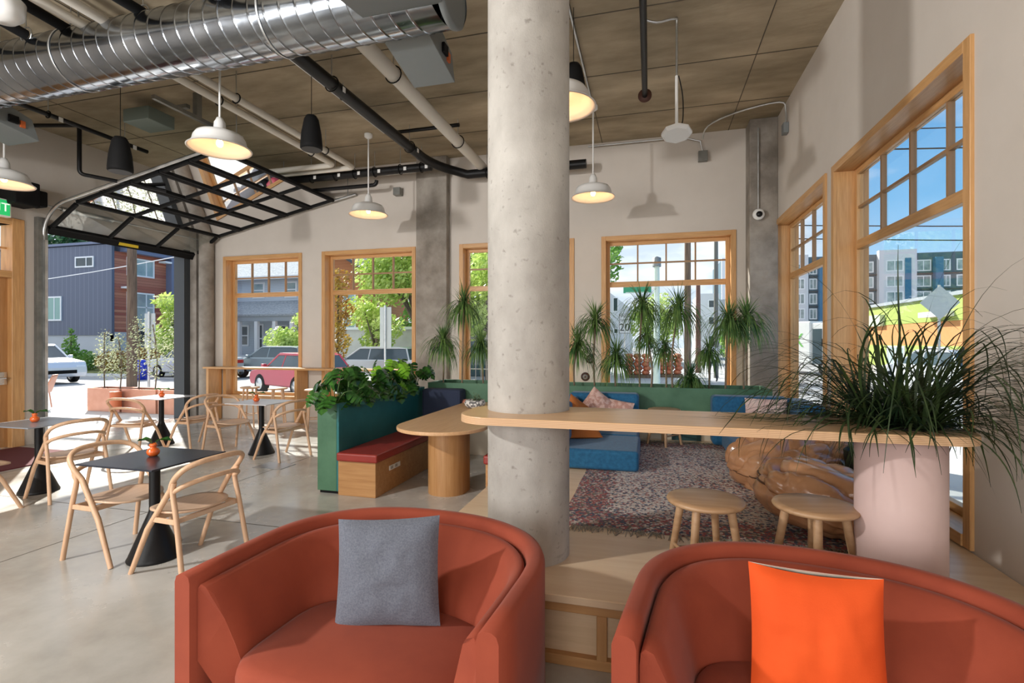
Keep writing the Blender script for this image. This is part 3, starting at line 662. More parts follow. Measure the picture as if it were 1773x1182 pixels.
# patterned bowl of succulents
pt = thing('succulent_bowl', 'grey patterned bowl of small succulents on the oak table', 'potted plant', (-2.14, 6.10, .76))
m = MB(); m.smooth = True; m.lathe([(0, 0), (.085, 0), (.125, .03), (.135, .06), (.118, .10), (.108, .10), (.10, .085), (0, .08)], n=32)
M_patt = mat('patterned_glaze', (.14, .14, .14), .6, col2=(.72, .70, .67), scale=34, ramp=(.47, .53), detail=1); m.build('bowl', M_patt, pt)
m = MB(); rnd = random.Random(5)
for k in range(26):
    a = rnd.uniform(0, 2*pi); q = rnd.uniform(0, .085); b = Vector((q*cos(a), q*sin(a), .085)); hh = rnd.uniform(.03, .09 if k < 22 else .13)
    for j in range(7):
        aa = j*2.4; dd = Vector((cos(aa)*.02, sin(aa)*.02, 0)); zz = b+Vector((0, 0, hh*j/7)); s_ = Vector((-dd.y, dd.x, 0))*.35
        m.add([zz-s_, zz+s_, zz+dd*1.1+Vector((0, 0, .012))], [(0, 1, 2)])
m.build('succulents', leafmat('succulent_green', (.05, .10, .05), (.20, .26, .14), 20), pt)
# ---------------------------------------------------------------- monstera
def mon_leaf(mb, c, d, up, size, rnd):
    """split heart-shaped leaf as a fan of lobes"""
    d = d.normalized(); s = d.cross(up).normalized(); nrm_ = s.cross(d)
    half = [(0, .0), (-.14, .16), (-.13, .34), (.04, .50), (.18, .50), (.20, .13), (.28, .53), (.42, .50), (.42, .13), (.50, .47), (.66, .37), (.62, .10), (.76, .27), (.90, .12), (1.0, .0)]
    mid = [(min(max(x, 0), 1), 0) for x, y in half]
    for sg in (-1, 1):
        vs = []
        for (x, y), (mx_, _) in zip(half, mid):
            for (a, b) in ((mx_, 0), (x, y*sg)):
                z = -.45*abs(b)**1.5-.30*max(a, 0)**2
                vs.append(c+(d*a+s*b+nrm_*z)*size)
        n = len(half); fs = []
        for i in range(n-1):
            q = (2*i, 2*i+1, 2*i+3, 2*i+2); fs.append(q if sg > 0 else q[::-1])
        mb.smooth = True; mb.add(vs, fs)
rnd = random.Random(11)
spots = [(4.72, .95, 0), (4.98, 1, 0), (5.25, 1, 0), (5.52, 1.0, 0), (5.80, 1.05, 0), (6.10, 1.15, 1), (6.38, 1.1, 0), (6.62, 1.0, 0)]
mlabels = ['glossy monstera spilling over near corner of planter wall', 'monstera second from the near end of planter wall', 'monstera third along the planter wall, large split leaves', 'monstera at the middle of the planter wall', 'monstera just before the bright lime one in planter', 'bright lime green young monstera toward planter far end', 'darker monstera right beside the lime one, far end', 'monstera at the far end of the planter wall']
for (y, hs, young), lb in zip(spots, mlabels):
    t = thing('monstera_plant', lb, 'plant', (TB0+.13, y, .90), 0, 'monsteras in the planter wall')
    lf = MB(); lf2 = MB(); stm = MB()
    for k in range(11):
        a = rnd.uniform(0, 2*pi); rr = rnd.uniform(.05, .25); h_ = rnd.uniform(.13, .42)*hs
        if k < 2: rr, h_ = rnd.uniform(.14, .20), rnd.uniform(.08, .13)
        tip = Vector((rr*cos(a), rr*sin(a)*1.1, h_)); base = Vector((.03*cos(a), .05*sin(a), 0))
        pth = smoothpath([base, base.lerp(tip, .5)+Vector((0, 0, .06)), tip], 4); stm.tube(pth, .0045, 5, False)
        d = Vector((cos(a), sin(a), rnd.uniform(-1.3, -.25))); up = Vector((cos(a)*.5, sin(a)*.5, 1))
        up += Vector((rnd.uniform(-.5, .5)+.3, -.6+rnd.uniform(-.4, .4), -.2))
        mon_leaf(lf2 if (young and h_ > .16) else lf, tip, d, up, rnd.uniform(.15, .22), rnd)
    lf.build('foliage', LF_mon, t); stm.build('stems', M_stem, t)
    if lf2.v: lf2.build('young_foliage', LF_lime, t)

# ---------------------------------------------------------------- green back planter wall and canes
gp_ = thing('lounge_planter', 'long green panelled planter wall behind the blue sofas', 'planter', (0, 0, 0))
m = MB(); m.box(-3.1, 1.44, 6.78, 6.82, .45, 1.01); m.box(-3.1, 1.44, 7.36, 7.40, .45, 1.01); m.box(1.40, 1.44, 6.82, 7.36, .45, 1.01); m.box(-3.1, -3.06, 6.82, 7.36, .45, 1.01)
m.build('side_panel', M_green, gp_, .003, 1)
m = MB(); m.box(-3.06, 1.40, 6.82, 7.36, .45, .95); m.build('soil_bed', M_soil, gp_)
m = MB(); m.box(-1.0, 1.44, 6.80, 7.4, PLZ, .45); m.box(-3.1, -1.1, 6.80, 7.4, 0, .45); m.build('base_cabinet', mat('cream_base', (.62, .54, .42), .5), gp_)
m = MB(); m.box(.27, .62, 6.775, 6.80, PLZ+.0, .56); m.build('access_panel', mat('dark_teal_panel', (.012, .06, .06), .5), gp_)
def strap(mb, c, az, el, ln, w, droop, n=6):
    d = Vector((cos(az)*cos(el), sin(az)*cos(el), sin(el))); s = Vector((-sin(az), cos(az), 0)); p = Vector(c); vs = []
    for i in range(n):
        t = i/(n-1); ww = w*(1-t**2)*.5+.0005; vs += [p-s*ww, p+s*ww]
        d = (d+Vector((0, 0, -droop/n*(1.3 if t > .2 else .6)))).normalized(); p = p+d*ln/(n-1)
    mb.smooth = True; mb.add(vs, [(2*i, 2*i+1, 2*i+3, 2*i+2) for i in range(n-1)])
rnd = random.Random(21)
CANES = [(-2.67, -2.64, 2.19, 1.15, 'first left of the round column, tall'), (-2.99, -2.99, 1.65, 1.1, 'against the square pier above the monsteras'), (-2.36, -2.40, 1.59, 1.0, 'half hidden by left side of round column'),
         (-1.03, -.98, 1.59, 1.1, 'half hidden by right side of round column'), (-.74, -.73, 1.94, 1.1, 'at left edge of the sofa window'), (-.45, -.44, 1.43, 1.1, 'low and bushy before the speed limit sign'),
         (-.13, -.10, 2.13, 1.15, 'tallest, below the green street sign'), (.02, -.04, 1.69, .8, 'under the tall head below street sign'), (.22, .19, 1.56, .8, 'narrow, beside the pale traffic pole'),
         (.29, .36, 2.07, 1.2, 'tall, in the middle of the sofa window'), (.52, .52, 1.16, .95, 'shortest, hardly above the planter rim'), (.76, .76, 1.51, .85, 'thin, before the walking person'),
         (.95, .99, 1.92, 1.2, 'dense, at the right frame of sofa window'), (1.19, 1.23, 1.94, 1.15, 'furthest right, against the corner pier')]
for x0, x1, z1, sc, wh in CANES:
    Y = 7.1+rnd.uniform(-.1, .12)
    t = thing('dracaena_cane', 'dracaena cane ' + wh, 'plant', (x0, Y, .95), 0, 'dracaenas in the green planter')
    dx, dz = x1-x0, z1-.95
    m = MB(); m.tube(smoothpath([(0, 0, 0), (dx*.1+rnd.uniform(-.02, .02), 0, dz*.4), (dx*.6, 0, dz*.8), (dx, 0, dz)], 4), [.013]*13, 7, False); m.build('cane', M_cane, t)
    m = MB()
    for k in range(int(190*sc)):
        q = rnd.random()**.8; el = R(80)-q*R(105); strap(m, (dx, 0, dz+rnd.uniform(-.12, .02)), rnd.uniform(0, 2*pi), el, (rnd.uniform(.20, .34) if q < .3 else rnd.uniform(.34, .54))*sc, .016, (.6 if q < .3 else rnd.uniform(1.6, 3.4)), 8)
    m.build('leaf_head', LF_cane, t)

# ---------------------------------------------------------------- sofas
def soft(name, x0, x1, y0, y1, z0, z1, par, b=.05, mt=None):
    return MB().box(x0, x1, y0, y1, z0, z1).build(name, mt or M_sofa, par, b, 4)
sf = thing('modular_sofa', 'blue wool corner sofa on the left of the rug', 'sofa', (0, 0, PLZ))
soft('seat', -1.0, -.10, 4.94, 5.80, .01, .205, sf, .035); soft('seat', -1.0, -.12, 5.81, 6.46, .01, .205, sf, .035)
soft('backrest', -1.0, -.13, 6.47, 6.73, .01, .60, sf, .05); soft('backrest', -1.02, -.86, 5.42, 6.46, .21, .56, sf, .05)
soft('backrest', -1.02, -.80, 4.96, 5.41, .21, .46, sf, .05)
sr = thing('modular_sofa', 'blue wool corner sofa at the right beside side windows', 'sofa', (0, 0, PLZ))
soft('seat', .82, 1.52, 5.62, 6.46, .01, .205, sr, .035); soft('backrest', .72, 1.56, 6.47, 6.73, .01, .60, sr, .05)
soft('backrest', 1.54, 1.78, 5.95, 6.73, .01, .58, sr, .05); soft('backrest', 1.56, 1.79, 5.10, 5.94, .01, .50, sr, .05); soft('seat', 1.0, 1.54, 5.10, 5.60, .01, .205, sr, .035)
pillow('throw_cushion', 'burnt orange cushion standing on edge on left sofa', .40, .40, .13, [M_ocush2], (-.80, 5.95, PLZ+.38), (R(-18), R(30), R(55)), seed=3)
pillow('throw_cushion', 'blush patterned cushion leaning left of another on left sofa', .40, .40, .13, [M_pcush], (-.62, 6.30, PLZ+.42), (R(-14), R(38), R(8)), seed=4, wr=.01)
pillow('throw_cushion', 'blush patterned cushion slumped in corner of left sofa', .42, .38, .12, [M_pcush], (-.42, 6.32, PLZ+.36), (R(-22), R(10), R(-6)), seed=5, wr=.012)
pillow('throw_cushion', 'burnt orange cushion lying low on left sofa seat', .38, .36, .12, [M_ocush2], (-.72, 5.62, PLZ+.275), (R(-72), R(0), R(20)), seed=6)
pillow('throw_cushion', 'crumpled pale pink cushion on the right blue sofa', .44, .40, .14, [M_pcush if False else mat('pale_pink_cotton', (.62, .42, .38), .9, col2=(.75, .60, .55), scale=8)], (1.28, 6.36, PLZ+.40), (R(-15), R(0), R(-8)), seed=7, wr=.016)
pillow('throw_cushion', 'salmon leather cushion on the bench beyond the table', .42, .36, .13, [mat('salmon_leather', (.55, .22, .15), .5)], (-2.62, 6.62, .63), (R(-15), 0, R(-10)), seed=8)
# ---------------------------------------------------------------- rug
def rugmat():
    m = bpy.data.materials.new('persian_rug'); m.use_nodes = True; nt = m.node_tree; b = nt.nodes['Principled BSDF']; N = nt.nodes.new; L = nt.links.new
    b.inputs['Roughness'].default_value = .95; t = N('ShaderNodeTexCoord')
    v = N('ShaderNodeTexVoronoi'); v.inputs['Scale'].default_value = 60; L(t.outputs['Object'], v.inputs[0])
    s = N('ShaderNodeSeparateColor'); L(v.outputs['Color'], s.inputs[0])
    n = N('ShaderNodeTexNoise'); n.inputs['Scale'].default_value = 1.6; n.inputs['Detail'].default_value = 3; L(t.outputs['Object'], n.inputs[0])
    r = N('ShaderNodeValToRGB'); r.color_ramp.interpolation = 'CONSTANT'; L(s.outputs[0], r.inputs[0]); E_ = r.color_ramp.elements
    cols = [(0, (.10, .11, .15)), (.15, (.58, .52, .48)), (.52, (.38, .20, .19)), (.6, (.66, .60, .55)), (.80, (.20, .23, .29)), (.90, (.44, .26, .22))]
    E_[0].position = 0; E_[0].color = (*cols[0][1], 1); E_[1].position = cols[1][0]; E_[1].color = (*cols[1][1], 1)
    for p, c in cols[2:]: e = E_.new(p); e.color = (*c, 1)
    r2 = N('ShaderNodeValToRGB'); r2.color_ramp.interpolation = 'CONSTANT'; L(s.outputs[1], r2.inputs[0]); E2 = r2.color_ramp.elements
    cols2 = [(0, (.30, .09, .09)), (.34, (.08, .09, .13)), (.58, (.45, .35, .30)), (.8, (.15, .14, .11))]
    E2[0].position = 0; E2[0].color = (*cols2[0][1], 1); E2[1].position = cols2[1][0]; E2[1].color = (*cols2[1][1], 1)
    for p, c in cols2[2:]: e = E2.new(p); e.color = (*c, 1)
    # border mask: distance from the rug edge in object space
    sx = N('ShaderNodeSeparateXYZ'); L(t.outputs['Object'], sx.inputs[0])
    def band(sock, half, w):
        a = N('ShaderNodeMath'); a.operation = 'ABSOLUTE'; L(sock, a.inputs[0]); g = N('ShaderNodeMapRange'); L(a.outputs[0], g.inputs[0])
        g.inputs['From Min'].default_value = half-w; g.inputs['From Max'].default_value = half-w+.12; return g.outputs[0]
    bx_ = band(sx.outputs['X'], .98, .35); by = band(sx.outputs['Y'], 1.57, .38)
    mxx = N('ShaderNodeMath'); mxx.operation = 'MAXIMUM'; L(bx_, mxx.inputs[0]); L(by, mxx.inputs[1])
    ad = N('ShaderNodeMath'); ad.operation = 'MULTIPLY_ADD'; L(n.outputs['Fac'], ad.inputs[0]); ad.inputs[1].default_value = 1.4; ad.inputs[2].default_value = -.55; 
    mm = N('ShaderNodeMath'); mm.operation = 'MULTIPLY'; mm.use_clamp = True; L(mxx.outputs[0], mm.inputs[0]); mm.inputs[1].default_value = .8
    m3 = N('ShaderNodeMath'); m3.operation = 'ADD'; m3.use_clamp = True; L(mm.outputs[0], m3.inputs[0]); L(ad.outputs[0], m3.inputs[1])
    m4 = N('ShaderNodeMath'); m4.operation = 'GREATER_THAN'; L(m3.outputs[0], m4.inputs[0]); L(s.outputs[2], m4.inputs[1])
    mix = N('ShaderNodeMixRGB'); L(m4.outputs[0], mix.inputs[0]); L(r.outputs[0], mix.inputs[1]); L(r2.outputs[0], mix.inputs[2]); L(mix.outputs[0], b.inputs['Base Color'])
    bp = N('ShaderNodeBump'); bp.inputs['Strength'].default_value = .5; bp.inputs['Distance'].default_value = .01; L(v.outputs['Distance'], bp.inputs['Height']); L(bp.outputs[0], b.inputs['Normal'])
    return m
rg = thing('patterned_rug', 'worn red cream and navy patterned rug with tattered fringe', 'rug', (.38, 5.0, PLZ))
m = MB(); m.smooth = True
def rf(u, v):
    x, y = (u-.5)*1.96, (v-.5)*3.14; x += noise.noise(Vector((y*2, 0, 1)))*.02*(abs(u-.5)*2); y += noise.noise(Vector((x*2, 3, 1)))*.03*(abs(v-.5)*2)
    e_ = min(u, 1-u, v, 1-v); return Vector((x, y, .009+.003*noise.noise(Vector((x*3, y*3, 0)))-(.008 if e_ < .001 else 0)))
m.grid(rf, 30, 46); m.build('pile', rugmat(), rg)
m = MB(); rnd = random.Random(9)
for sy in (-1, 1):
    m = MB()
    for k in range(300):
        x = rnd.uniform(-.97, .97); l = rnd.uniform(.04, .12); dx = rnd.uniform(-.04, .04); y = sy*1.555
        m.tube([(x, y, .008), (x+dx*.5, y+sy*l*.5, .009), (x+dx, y+sy*l, .003)], .0026, 3, False)
    m.build('fringe', mat('rug_fringe', (.34, .30, .24), .95), rg)['kind'] = 'stuff'

# ---------------------------------------------------------------- bean bags
def beanbag(label, loc, rx, ry, h, seed, tilt, rz, corner=.0):
    """a big sewn leather sack: two skins gathered into a seam, slumped on the floor"""
    m = MB(); m.smooth = True; nu, nv = 150, 70; Mt = Matrix.Rotation(rz, 3, 'Z') @ Matrix.Rotation(tilt, 3, 'Y')
    def fold(p): return (1-min(1, abs(noise.noise(p))*4.0))**2
    def f(u, v):
        a = 2*pi*u; ph = pi*(v-.5); c, s_ = cos(ph), sin(ph); c = max(c, 0)**.62; s_ = abs(s_)**.9*(1 if s_ > 0 else -1)
        e = 3.0; rad = 1/((abs(cos(a)))**e+(abs(sin(a)))**e)**(1/e); edge = c**4
        x, y = rx*c*rad*cos(a), ry*c*rad*sin(a)
        gather = (.5+.5*noise.noise(Vector((cos(a)*4.5, sin(a)*4.5, seed))))*edge*.05*(1-edge*.5)
        q = Vector((x*1.5+seed*5, y*1.5, s_*.6)); w = noise.noise(q*1.2)
        dent = noise.noise(q+Vector((3, 1, 0)))*.30-.30*fold(Vector((q.x*1.0+w, q.y*1.9+.5*q.x, seed)))-.20*fold(Vector((q.y*1.3-w, q.x*2.4, seed+9)))-.10*fold(q*2.6)
        z = h*.5*s_*(1+dent*(1 if s_ > -.2 else .2))+gather*h*sin(a*17+w*5)*.6
        z += .03*edge*(1 if abs(s_) < .04 else 0)
        g2 = .5+.5*noise.noise(Vector((x*2.2, y*2.2, s_*1.5+seed)))
        wr = -.055*fold(Vector((x*1.5+y*.8+w, y*2.6, s_*1.1+seed)))-.035*g2*fold(Vector((y*3.6-w, x*1.8, s_*1.6+seed)))+.012*noise.noise(Vector((x*7, y*7, s_*4)))
        k2 = 1-gather+dent*.25+wr; z += wr*h*.8*(1 if s_ > -.3 else .2)
        p = Mt @ Vector((x*k2, y*k2, z)); p.z += h*.44
        k_ = max(0, .03-p.z); p.x *= 1+k_*.3; p.y *= 1+k_*.3
        return Vector((p.x, p.y, max(p.z, .004)))
    m.grid(f, nu, nv, cu=True); o = m.build('beanbag', M_tan, fix=True); o.location = loc
    sm = MB(); sm.tube([f(k/60, .5)+Vector((0, 0, .006)) for k in range(61)], .006, 5, False); sm.build('seam', mat('dark_piping', (.10, .045, .02), .5), o)
    return tag(o, label, 'bean bag', 'tan leather bean bags')
beanbag('creased tan leather bean bag on the rug before right sofa', (1.17, 4.82, PLZ+.012), .52, .45, .50, 1, R(-13), R(35))
beanbag('tan leather bean bag nearest the counter, behind right stool', (1.20, 3.84, PLZ+.012), .50, .44, .44, 2, R(9), R(-15))
pk = thing('black_planter', 'black planter of dark grass between bean bag and window', 'potted plant', (1.60, 4.40, PLZ))
m = MB(); m.smooth = True; m.lathe([(0, 0), (.13, 0), (.17, .42), (.16, .43), (.15, .40), (0, .39)], n=28); m.build('pot', M_black, pk)
m = MB(); rnd = random.Random(2)
for k in range(120):
    az = rnd.uniform(0, 2*pi); rc = rnd.uniform(.1, .32)
    if cos(az) > 0: rc = min(rc, .19/max(cos(az), .05))
    blade(m, (.07*cos(az), .07*sin(az), .39), az, rc, rnd.uniform(.05, .2), .006, rnd.uniform(.3, .9), 8)
m.build('grass', LF_dark, pk)

# ---------------------------------------------------------------- pendant lamps
def make_pendant(label):
    t = thing('pendant_lamp', label, 'lamp', group='white barn pendants')
    R0 = .31
    prof = [(.045, .30), (.055, .285), (.062, .20), (.075, .185), (.17, .172), (.225, .15), (.25, .11), (.262, .055), (.275, .04), (.29, .02), (R0, .0), (R0+.004, .004)]
    m = MB(); m.lathe(prof, n=48); m.build('shade', M_white, t)
    inn = [(r-.004, z-.006) for r, z in prof[3:]]; inn = [(0.01, .178)]+inn
    m = MB(); m.lathe(inn, n=48); m.build('shade_lining', M_shade_in, t)
    m = MB(); m.lathe([(0, .34), (.03, .335), (.045, .30)], n=20); m.build('socket_cap', M_white, t)
    m = MB(); m.tube([(0, 0, .33), (0, 0, HC-3.66)], .011, 8); m.build('stem', M_white, t)
    m = MB(); m.lathe([(.065, HC-3.652), (.065, HC-3.70), (.03, HC-3.725), (0, HC-3.725)], n=24); m.build('canopy', M_white, t)
    m = MB(); m.smooth = True; m.lathe([(0, .02), (.022, .028), (.034, .05), (.034, .075), (.02, .105), (.016, .15), (0, .16)], n=20); m.build('bulb', M_bulb, t)
    d = bpy.data.lights.new('pendant_glow', 'POINT'); d.energy = 4; d.color = (1, .66, .40); d.shadow_soft_size = .05
    o = bpy.data.objects.new('pendant_glow', d); COL.objects.link(o); o.parent = t; o.location = (0, 0, .045)
    return t
pd = make_pendant('white barn pendant nearest the spiral duct, left half'); pd.location = (-4.43, 4.42, 3.65)
for x, y, lb in ((-8.12, 4.66, 'white barn pendant at the far left edge of photo'), (-4.40, 7.34, 'white barn pendant in front of the left back wall'),
                 (-.78, 7.30, 'white barn pendant right of column, above sofa window'), (-.76, 4.42, 'white barn pendant mostly hidden behind the round column')):
    dup(pd, (x, y, 3.65), 0, lb)

# ---------------------------------------------------------------- duct and ceiling services
dc = thing('spiral_duct', 'large shiny spiral metal duct crossing under the ceiling', 'duct', (0, 0, 0))
DY, DZ, DR = 3.85, 4.46, .285
m = MB(); m.smooth = True; x = -9.28; prof = []; pitch = .155
xs = []; 
while x < -1.70:
    xs += [(x, 0), (x+.010, .0005), (x+.014, .005), (x+.018, .0005), (x+.028, 0), (x+.09, 0)]; x += pitch
n = 56; vs = []
for xx, dr in xs+[(-1.60, 0)]:
    for j in range(n): a = 2*pi*j/n; vs.append((xx+(j/n)*0, DY+(DR+dr)*cos(a), DZ+(DR+dr)*sin(a)))
k = len(vs)//n
# shear each ring into a helix
hv = []
for i in range(k):
    for j in range(n): v = vs[i*n+j]; hv.append((v[0]+.075*cos(2*pi*j/n), v[1], v[2]))
m.add(hv, [(i*n+j, (i+1)*n+j, (i+1)*n+(j+1) % n, i*n+(j+1) % n) for i in range(k-1) for j in range(n)])
M_duct = mat('duct_steel', (.27, .30, .345), .12, 1, col2=(.42, .455, .50), scale=1.6, rough2=.22, bump=.012, bscale=2.2)
m.build('duct_shell', M_duct, dc, fix=True)
m = MB(); m.lathe([(DR+.006, 0), (DR+.012, .02), (DR+.012, .05), (DR-.02, .055), (0, .055)], (-1.59, DY, DZ), n, M=Matrix.Rotation(pi/2, 4, 'Y')); m.build('end_cap', M_steelg, dc)
for xx in (-7.9, -5.6, -3.2):
    m = MB(); m.lathe([(DR+.006, -.01), (DR+.010, 0), (DR+.006, .01)], (xx, DY, DZ), n, M=Matrix.Rotation(pi/2, 4, 'Y')); m.tube([(xx, DY-.02, DZ+DR), (xx, DY-.02, HC)], .008, 6); m.build('hanger_strap', M_steel, dc)
def diffuser(x0, x1, side, label):
    t = thing('air_diffuser', label, 'air diffuser', (0, 0, 0), group='duct diffusers')
    ya, yb = DY+side*.17, DY+side*.78
    za, zb = 4.235, 4.12
    vs = [(x0, ya, za), (x1, ya, za), (x1, yb, zb), (x0, yb, zb), (x0, ya, za+.3), (x1, ya, za+.3), (x1, yb-side*.08, zb+.24), (x0, yb-side*.08, zb+.24)]
    m = MB(); m.add(vs, [(3, 2, 1, 0), (4, 5, 6, 7), (0, 1, 5, 4), (1, 2, 6, 5), (2, 3, 7, 6), (3, 0, 4, 7)]); m.build('housing', M_steelg, t, .004, 1, fix=True)
    m = MB(); y1, y2 = sorted((ya+side*.28, ya+side*.38)); m.box(x1, x1+.03, y1, y2, 4.24, 4.33); m.build('damper_motor', M_blackm, t, .006)
    m = MB(); y1, y2 = sorted((ya+side*.40, ya+side*.45)); m.box(x1, x1+.02, y1, y2, 4.22, 4.30); m.build('damper_tag', mat('orange_plastic', (.55, .12, .03), .5), t)
    return t
diffuser(-2.26, -1.83, 1, 'grey metal box diffuser behind right end of spiral duct')
diffuser(-7.98, -7.43, 1, 'grey metal box diffuser behind left end of spiral duct')
diffuser(-2.26, -1.55, -1, 'grey metal box diffuser on camera side of spiral duct')
def pipe(name, label, pts, r, mt, cat='pipe', n=14, hang=()):
    t = thing(name, label, cat)
    m = MB(); m.tube(pts, r, n); m.build('pipe_run', mt, t)
    for p in hang:
        m = MB(); p = Vector(p); a_ = [(p.x, p.y, p.z+(r+.008)*1)]
        m.tube([(p.x, p.y, p.z+r+.004), (p.x, p.y, HC)], .006, 6); m.build('hanger_rod', M_steel, t)
        dv = (Vector(pts[-1])-Vector(pts[0])); ax = 'x' if abs(dv.x) > abs(dv.y) else 'y'; ax = 'x' if 'along the top' in label or (p.y > 8.2) else ax; q = r+.014
        m = MB(); m.tube([(p.x+(q*cos(a*pi/8) if ax == 'y' else 0), p.y+(q*cos(a*pi/8) if ax == 'x' else 0), p.z+q*sin(a*pi/8)) for a in range(17)], .008, 5, False); m.build('clamp_ring', M_blackm, t)
        if mt is M_black: m = MB(); (m.box(p.x+.10, p.x+.15, p.y-r-.012, p.y-r-.004, p.z-.05, p.z+.01) if ax == 'x' else m.box(p.x+r+.004, p.x+r+.012, p.y+.10, p.y+.15, p.z-.05, p.z+.01)); m.build('pipe_tag', M_white, t)
    return t
def bend(p0, p1, p2, r=.12, n=6):
    p0, p1, p2 = map(Vector, (p0, p1, p2)); a = (p0-p1).normalized(); b = (p2-p1).normalized(); A = p1+a*r; B = p1+b*r; out = []
    for k in range(n+1): t = k/n; out.append((A*(1-t)+p1*t)*(1-t)+(p1*(1-t)+B*t)*t)
    return out
pipe('drain_pipe', 'thick black pipe running back under the ceiling', [(-3.6, 2.2, 4.62)]+bend((-3.6, 2.2, 4.62), (-3.6, 7.95, 4.62), (-3.25, 8.25, 4.55), .35)+[(-3.05, 8.32, 4.50), (-1.0, 8.32, 4.50)], .075, M_black, hang=[(-3.6, 5.2, 4.62), (-3.6, 7.2, 4.62), (-2.7, 8.32, 4.5)])
pipe('drain_pipe', 'black pipe crossing along the top of the back wall', [(-7.4, 8.05, 4.60), (-3.62, 8.05, 4.60)], .07, M_black, hang=[(-6.6, 8.05, 4.6), (-6.0, 8.05, 4.6), (-5.5, 8.05, 4.6), (-5.1, 8.05, 4.6), (-4.7, 8.05, 4.6), (-4.2, 8.05, 4.6), (-3.8, 8.05, 4.6)])
pipe('drain_pipe', 'thinner black pipe just under the crossing black pipe', [(-7.2, 8.2, 4.42), (-4.9, 8.2, 4.42)]+bend((-4.9, 8.2, 4.42), (-4.75, 8.2, 4.42), (-4.75, 8.2, 4.6), .08), .035, M_black)
pipe('sprinkler_pipe', 'slim black sprinkler pipe left of the thick black one', [(-3.85, 2.2, 4.78), (-3.85, 7.0, 4.78), (-2.7, 7.0, 4.78)], .028, M_black, hang=[(-3.85, 5.8, 4.78)])
pipe('conduit_run', 'bundle conduit beside the slim black sprinkler pipe', [(-3.98, 2.2, 4.84), (-3.98, 7.1, 4.84)], .015, M_steel)
pipe('water_pipe', 'thick white insulated pipe passing behind the round column', [(-2.80, 2.2, 4.62), (-2.80, 8.69, 4.62)], .083, M_wpipe, hang=[(-2.8, 5.2, 4.62), (-2.8, 7.2, 4.62)])
pipe('water_pipe', 'white pipe nearer the garage door of the elbowed pair', [(-5.22, -1, 4.62)]+bend((-5.22, 2, 4.62), (-5.22, 7.60, 4.62), (-8, 7.60, 4.62), .1)+[(-8.6, 7.60, 4.62)], .045, M_wpipe, hang=[(-5.22, 5.2, 4.62), (-5.22, 7.0, 4.62)])
pipe('water_pipe', 'white pipe nearer the column of the elbowed pair', [(-4.96, -1, 4.62)]+bend((-4.96, 2, 4.62), (-4.96, 7.80, 4.62), (-8, 7.80, 4.62), .1)+[(-8.6, 7.80, 4.62)], .045, M_wpipe, hang=[(-4.96, 5.2, 4.62), (-4.96, 7.0, 4.62)])
t = pipe('sprinkler_pipe', 'black capped sprinkler pipe on ceiling right of column', [(-.06, .8, 4.72), (-.06, 6.66, 4.72)], .034, M_black, hang=[(-.06, 3.2, 4.72)])
MB().lathe([(0, 0), (.085, 0), (.085, .02), (0, .02)], (-.06, 6.66, 4.72), 20, M=Matrix.Rotation(-pi/2, 4, 'X')).build('end_flange', mat('rust_flange', (.08, .03, .02), .6), t)
pipe('sprinkler_pipe', 'slim black pipe left side ending above the garage door', [(-7.55, 3.2, 4.55), (-7.55, 6.15, 4.55)], .03, M_black, hang=[(-7.55, 4.8, 4.55), (-7.55, 5.8, 4.55)])
pipe('drain_pipe', 'black dropped pipe with elbows beside left speaker', [(-8.9, 5.2, 4.72)]+bend((-8.9, 5.2, 4.72), (-7.95, 5.45, 4.72), (-7.95, 5.45, 4.1), .07)+bend((-7.95, 5.45, 4.5), (-7.95, 5.45, 4.02), (-7.5, 6.1, 3.98), .07)+[(-7.35, 6.3, 3.97)], .028, M_black)
pipe('conduit_run', 'steel conduit feeding the pendant right of the column', [(-.78, .5, 4.93), (-.78, 7.24, 4.93)], .012, M_steel, n=8)
pipe('conduit_run', 'conduit arched along the back wall toward corner pier', [(-1.0, 8.6, 4.88), (.5, 8.6, 4.88), (.78, 8.62, 4.80), (.82, 8.64, 4.62)], .012, M_steel, n=8)
t = pipe('conduit_run', 'curved conduit above the corner pier near right wall', smoothpath([(.80, 8.5, 4.78), (.86, 8.3, 4.90), (1.2, 8.0, 4.93), (1.74, 7.8, 4.93), (1.82, 7.8, 4.80), (1.82, 7.8, 4.6)], 4), .012, M_steel, n=8)
MB().box(1.78, 1.845, 7.74, 7.86, 4.48, 4.62).build('junction_box', M_steelg, t)
tag(MB().box(.75, .89, 8.60, 8.69, 4.48, 4.64).build('junction_box', M_frame, bevel=.005), 'small grey box high on back wall above sofa window', 'junction box')
tag(MB().box(-4.62, -4.48, 8.56, 8.69, 4.33, 4.47).build('junction_box', M_frame, bevel=.005), 'small dark box on wall left of the square pier', 'junction box')
tag(MB().box(-7.0, -6.55, 5.35, 5.75, 4.62, 4.80).build('junction_box', mat('green_grey_box', (.16, .20, .18), .6), bevel=.01), 'grey green box under the ceiling above the left speaker', 'junction box')
t = thing('unistrut_rack', 'dark steel strut bracket bolted to the ceiling', 'bracket', (0, 0, 0))
MB().box(-5.95, -5.90, 4.9, 6.3, 4.60, 4.65).build('strut', M_frame, t); MB().box(-5.96, -5.89, 5.5, 5.58, 4.65, HC).build('post', M_frame, t); MB().box(-6.2, -5.96, 5.4, 5.46, 4.72, 4.77).build('arm', M_frame, t)
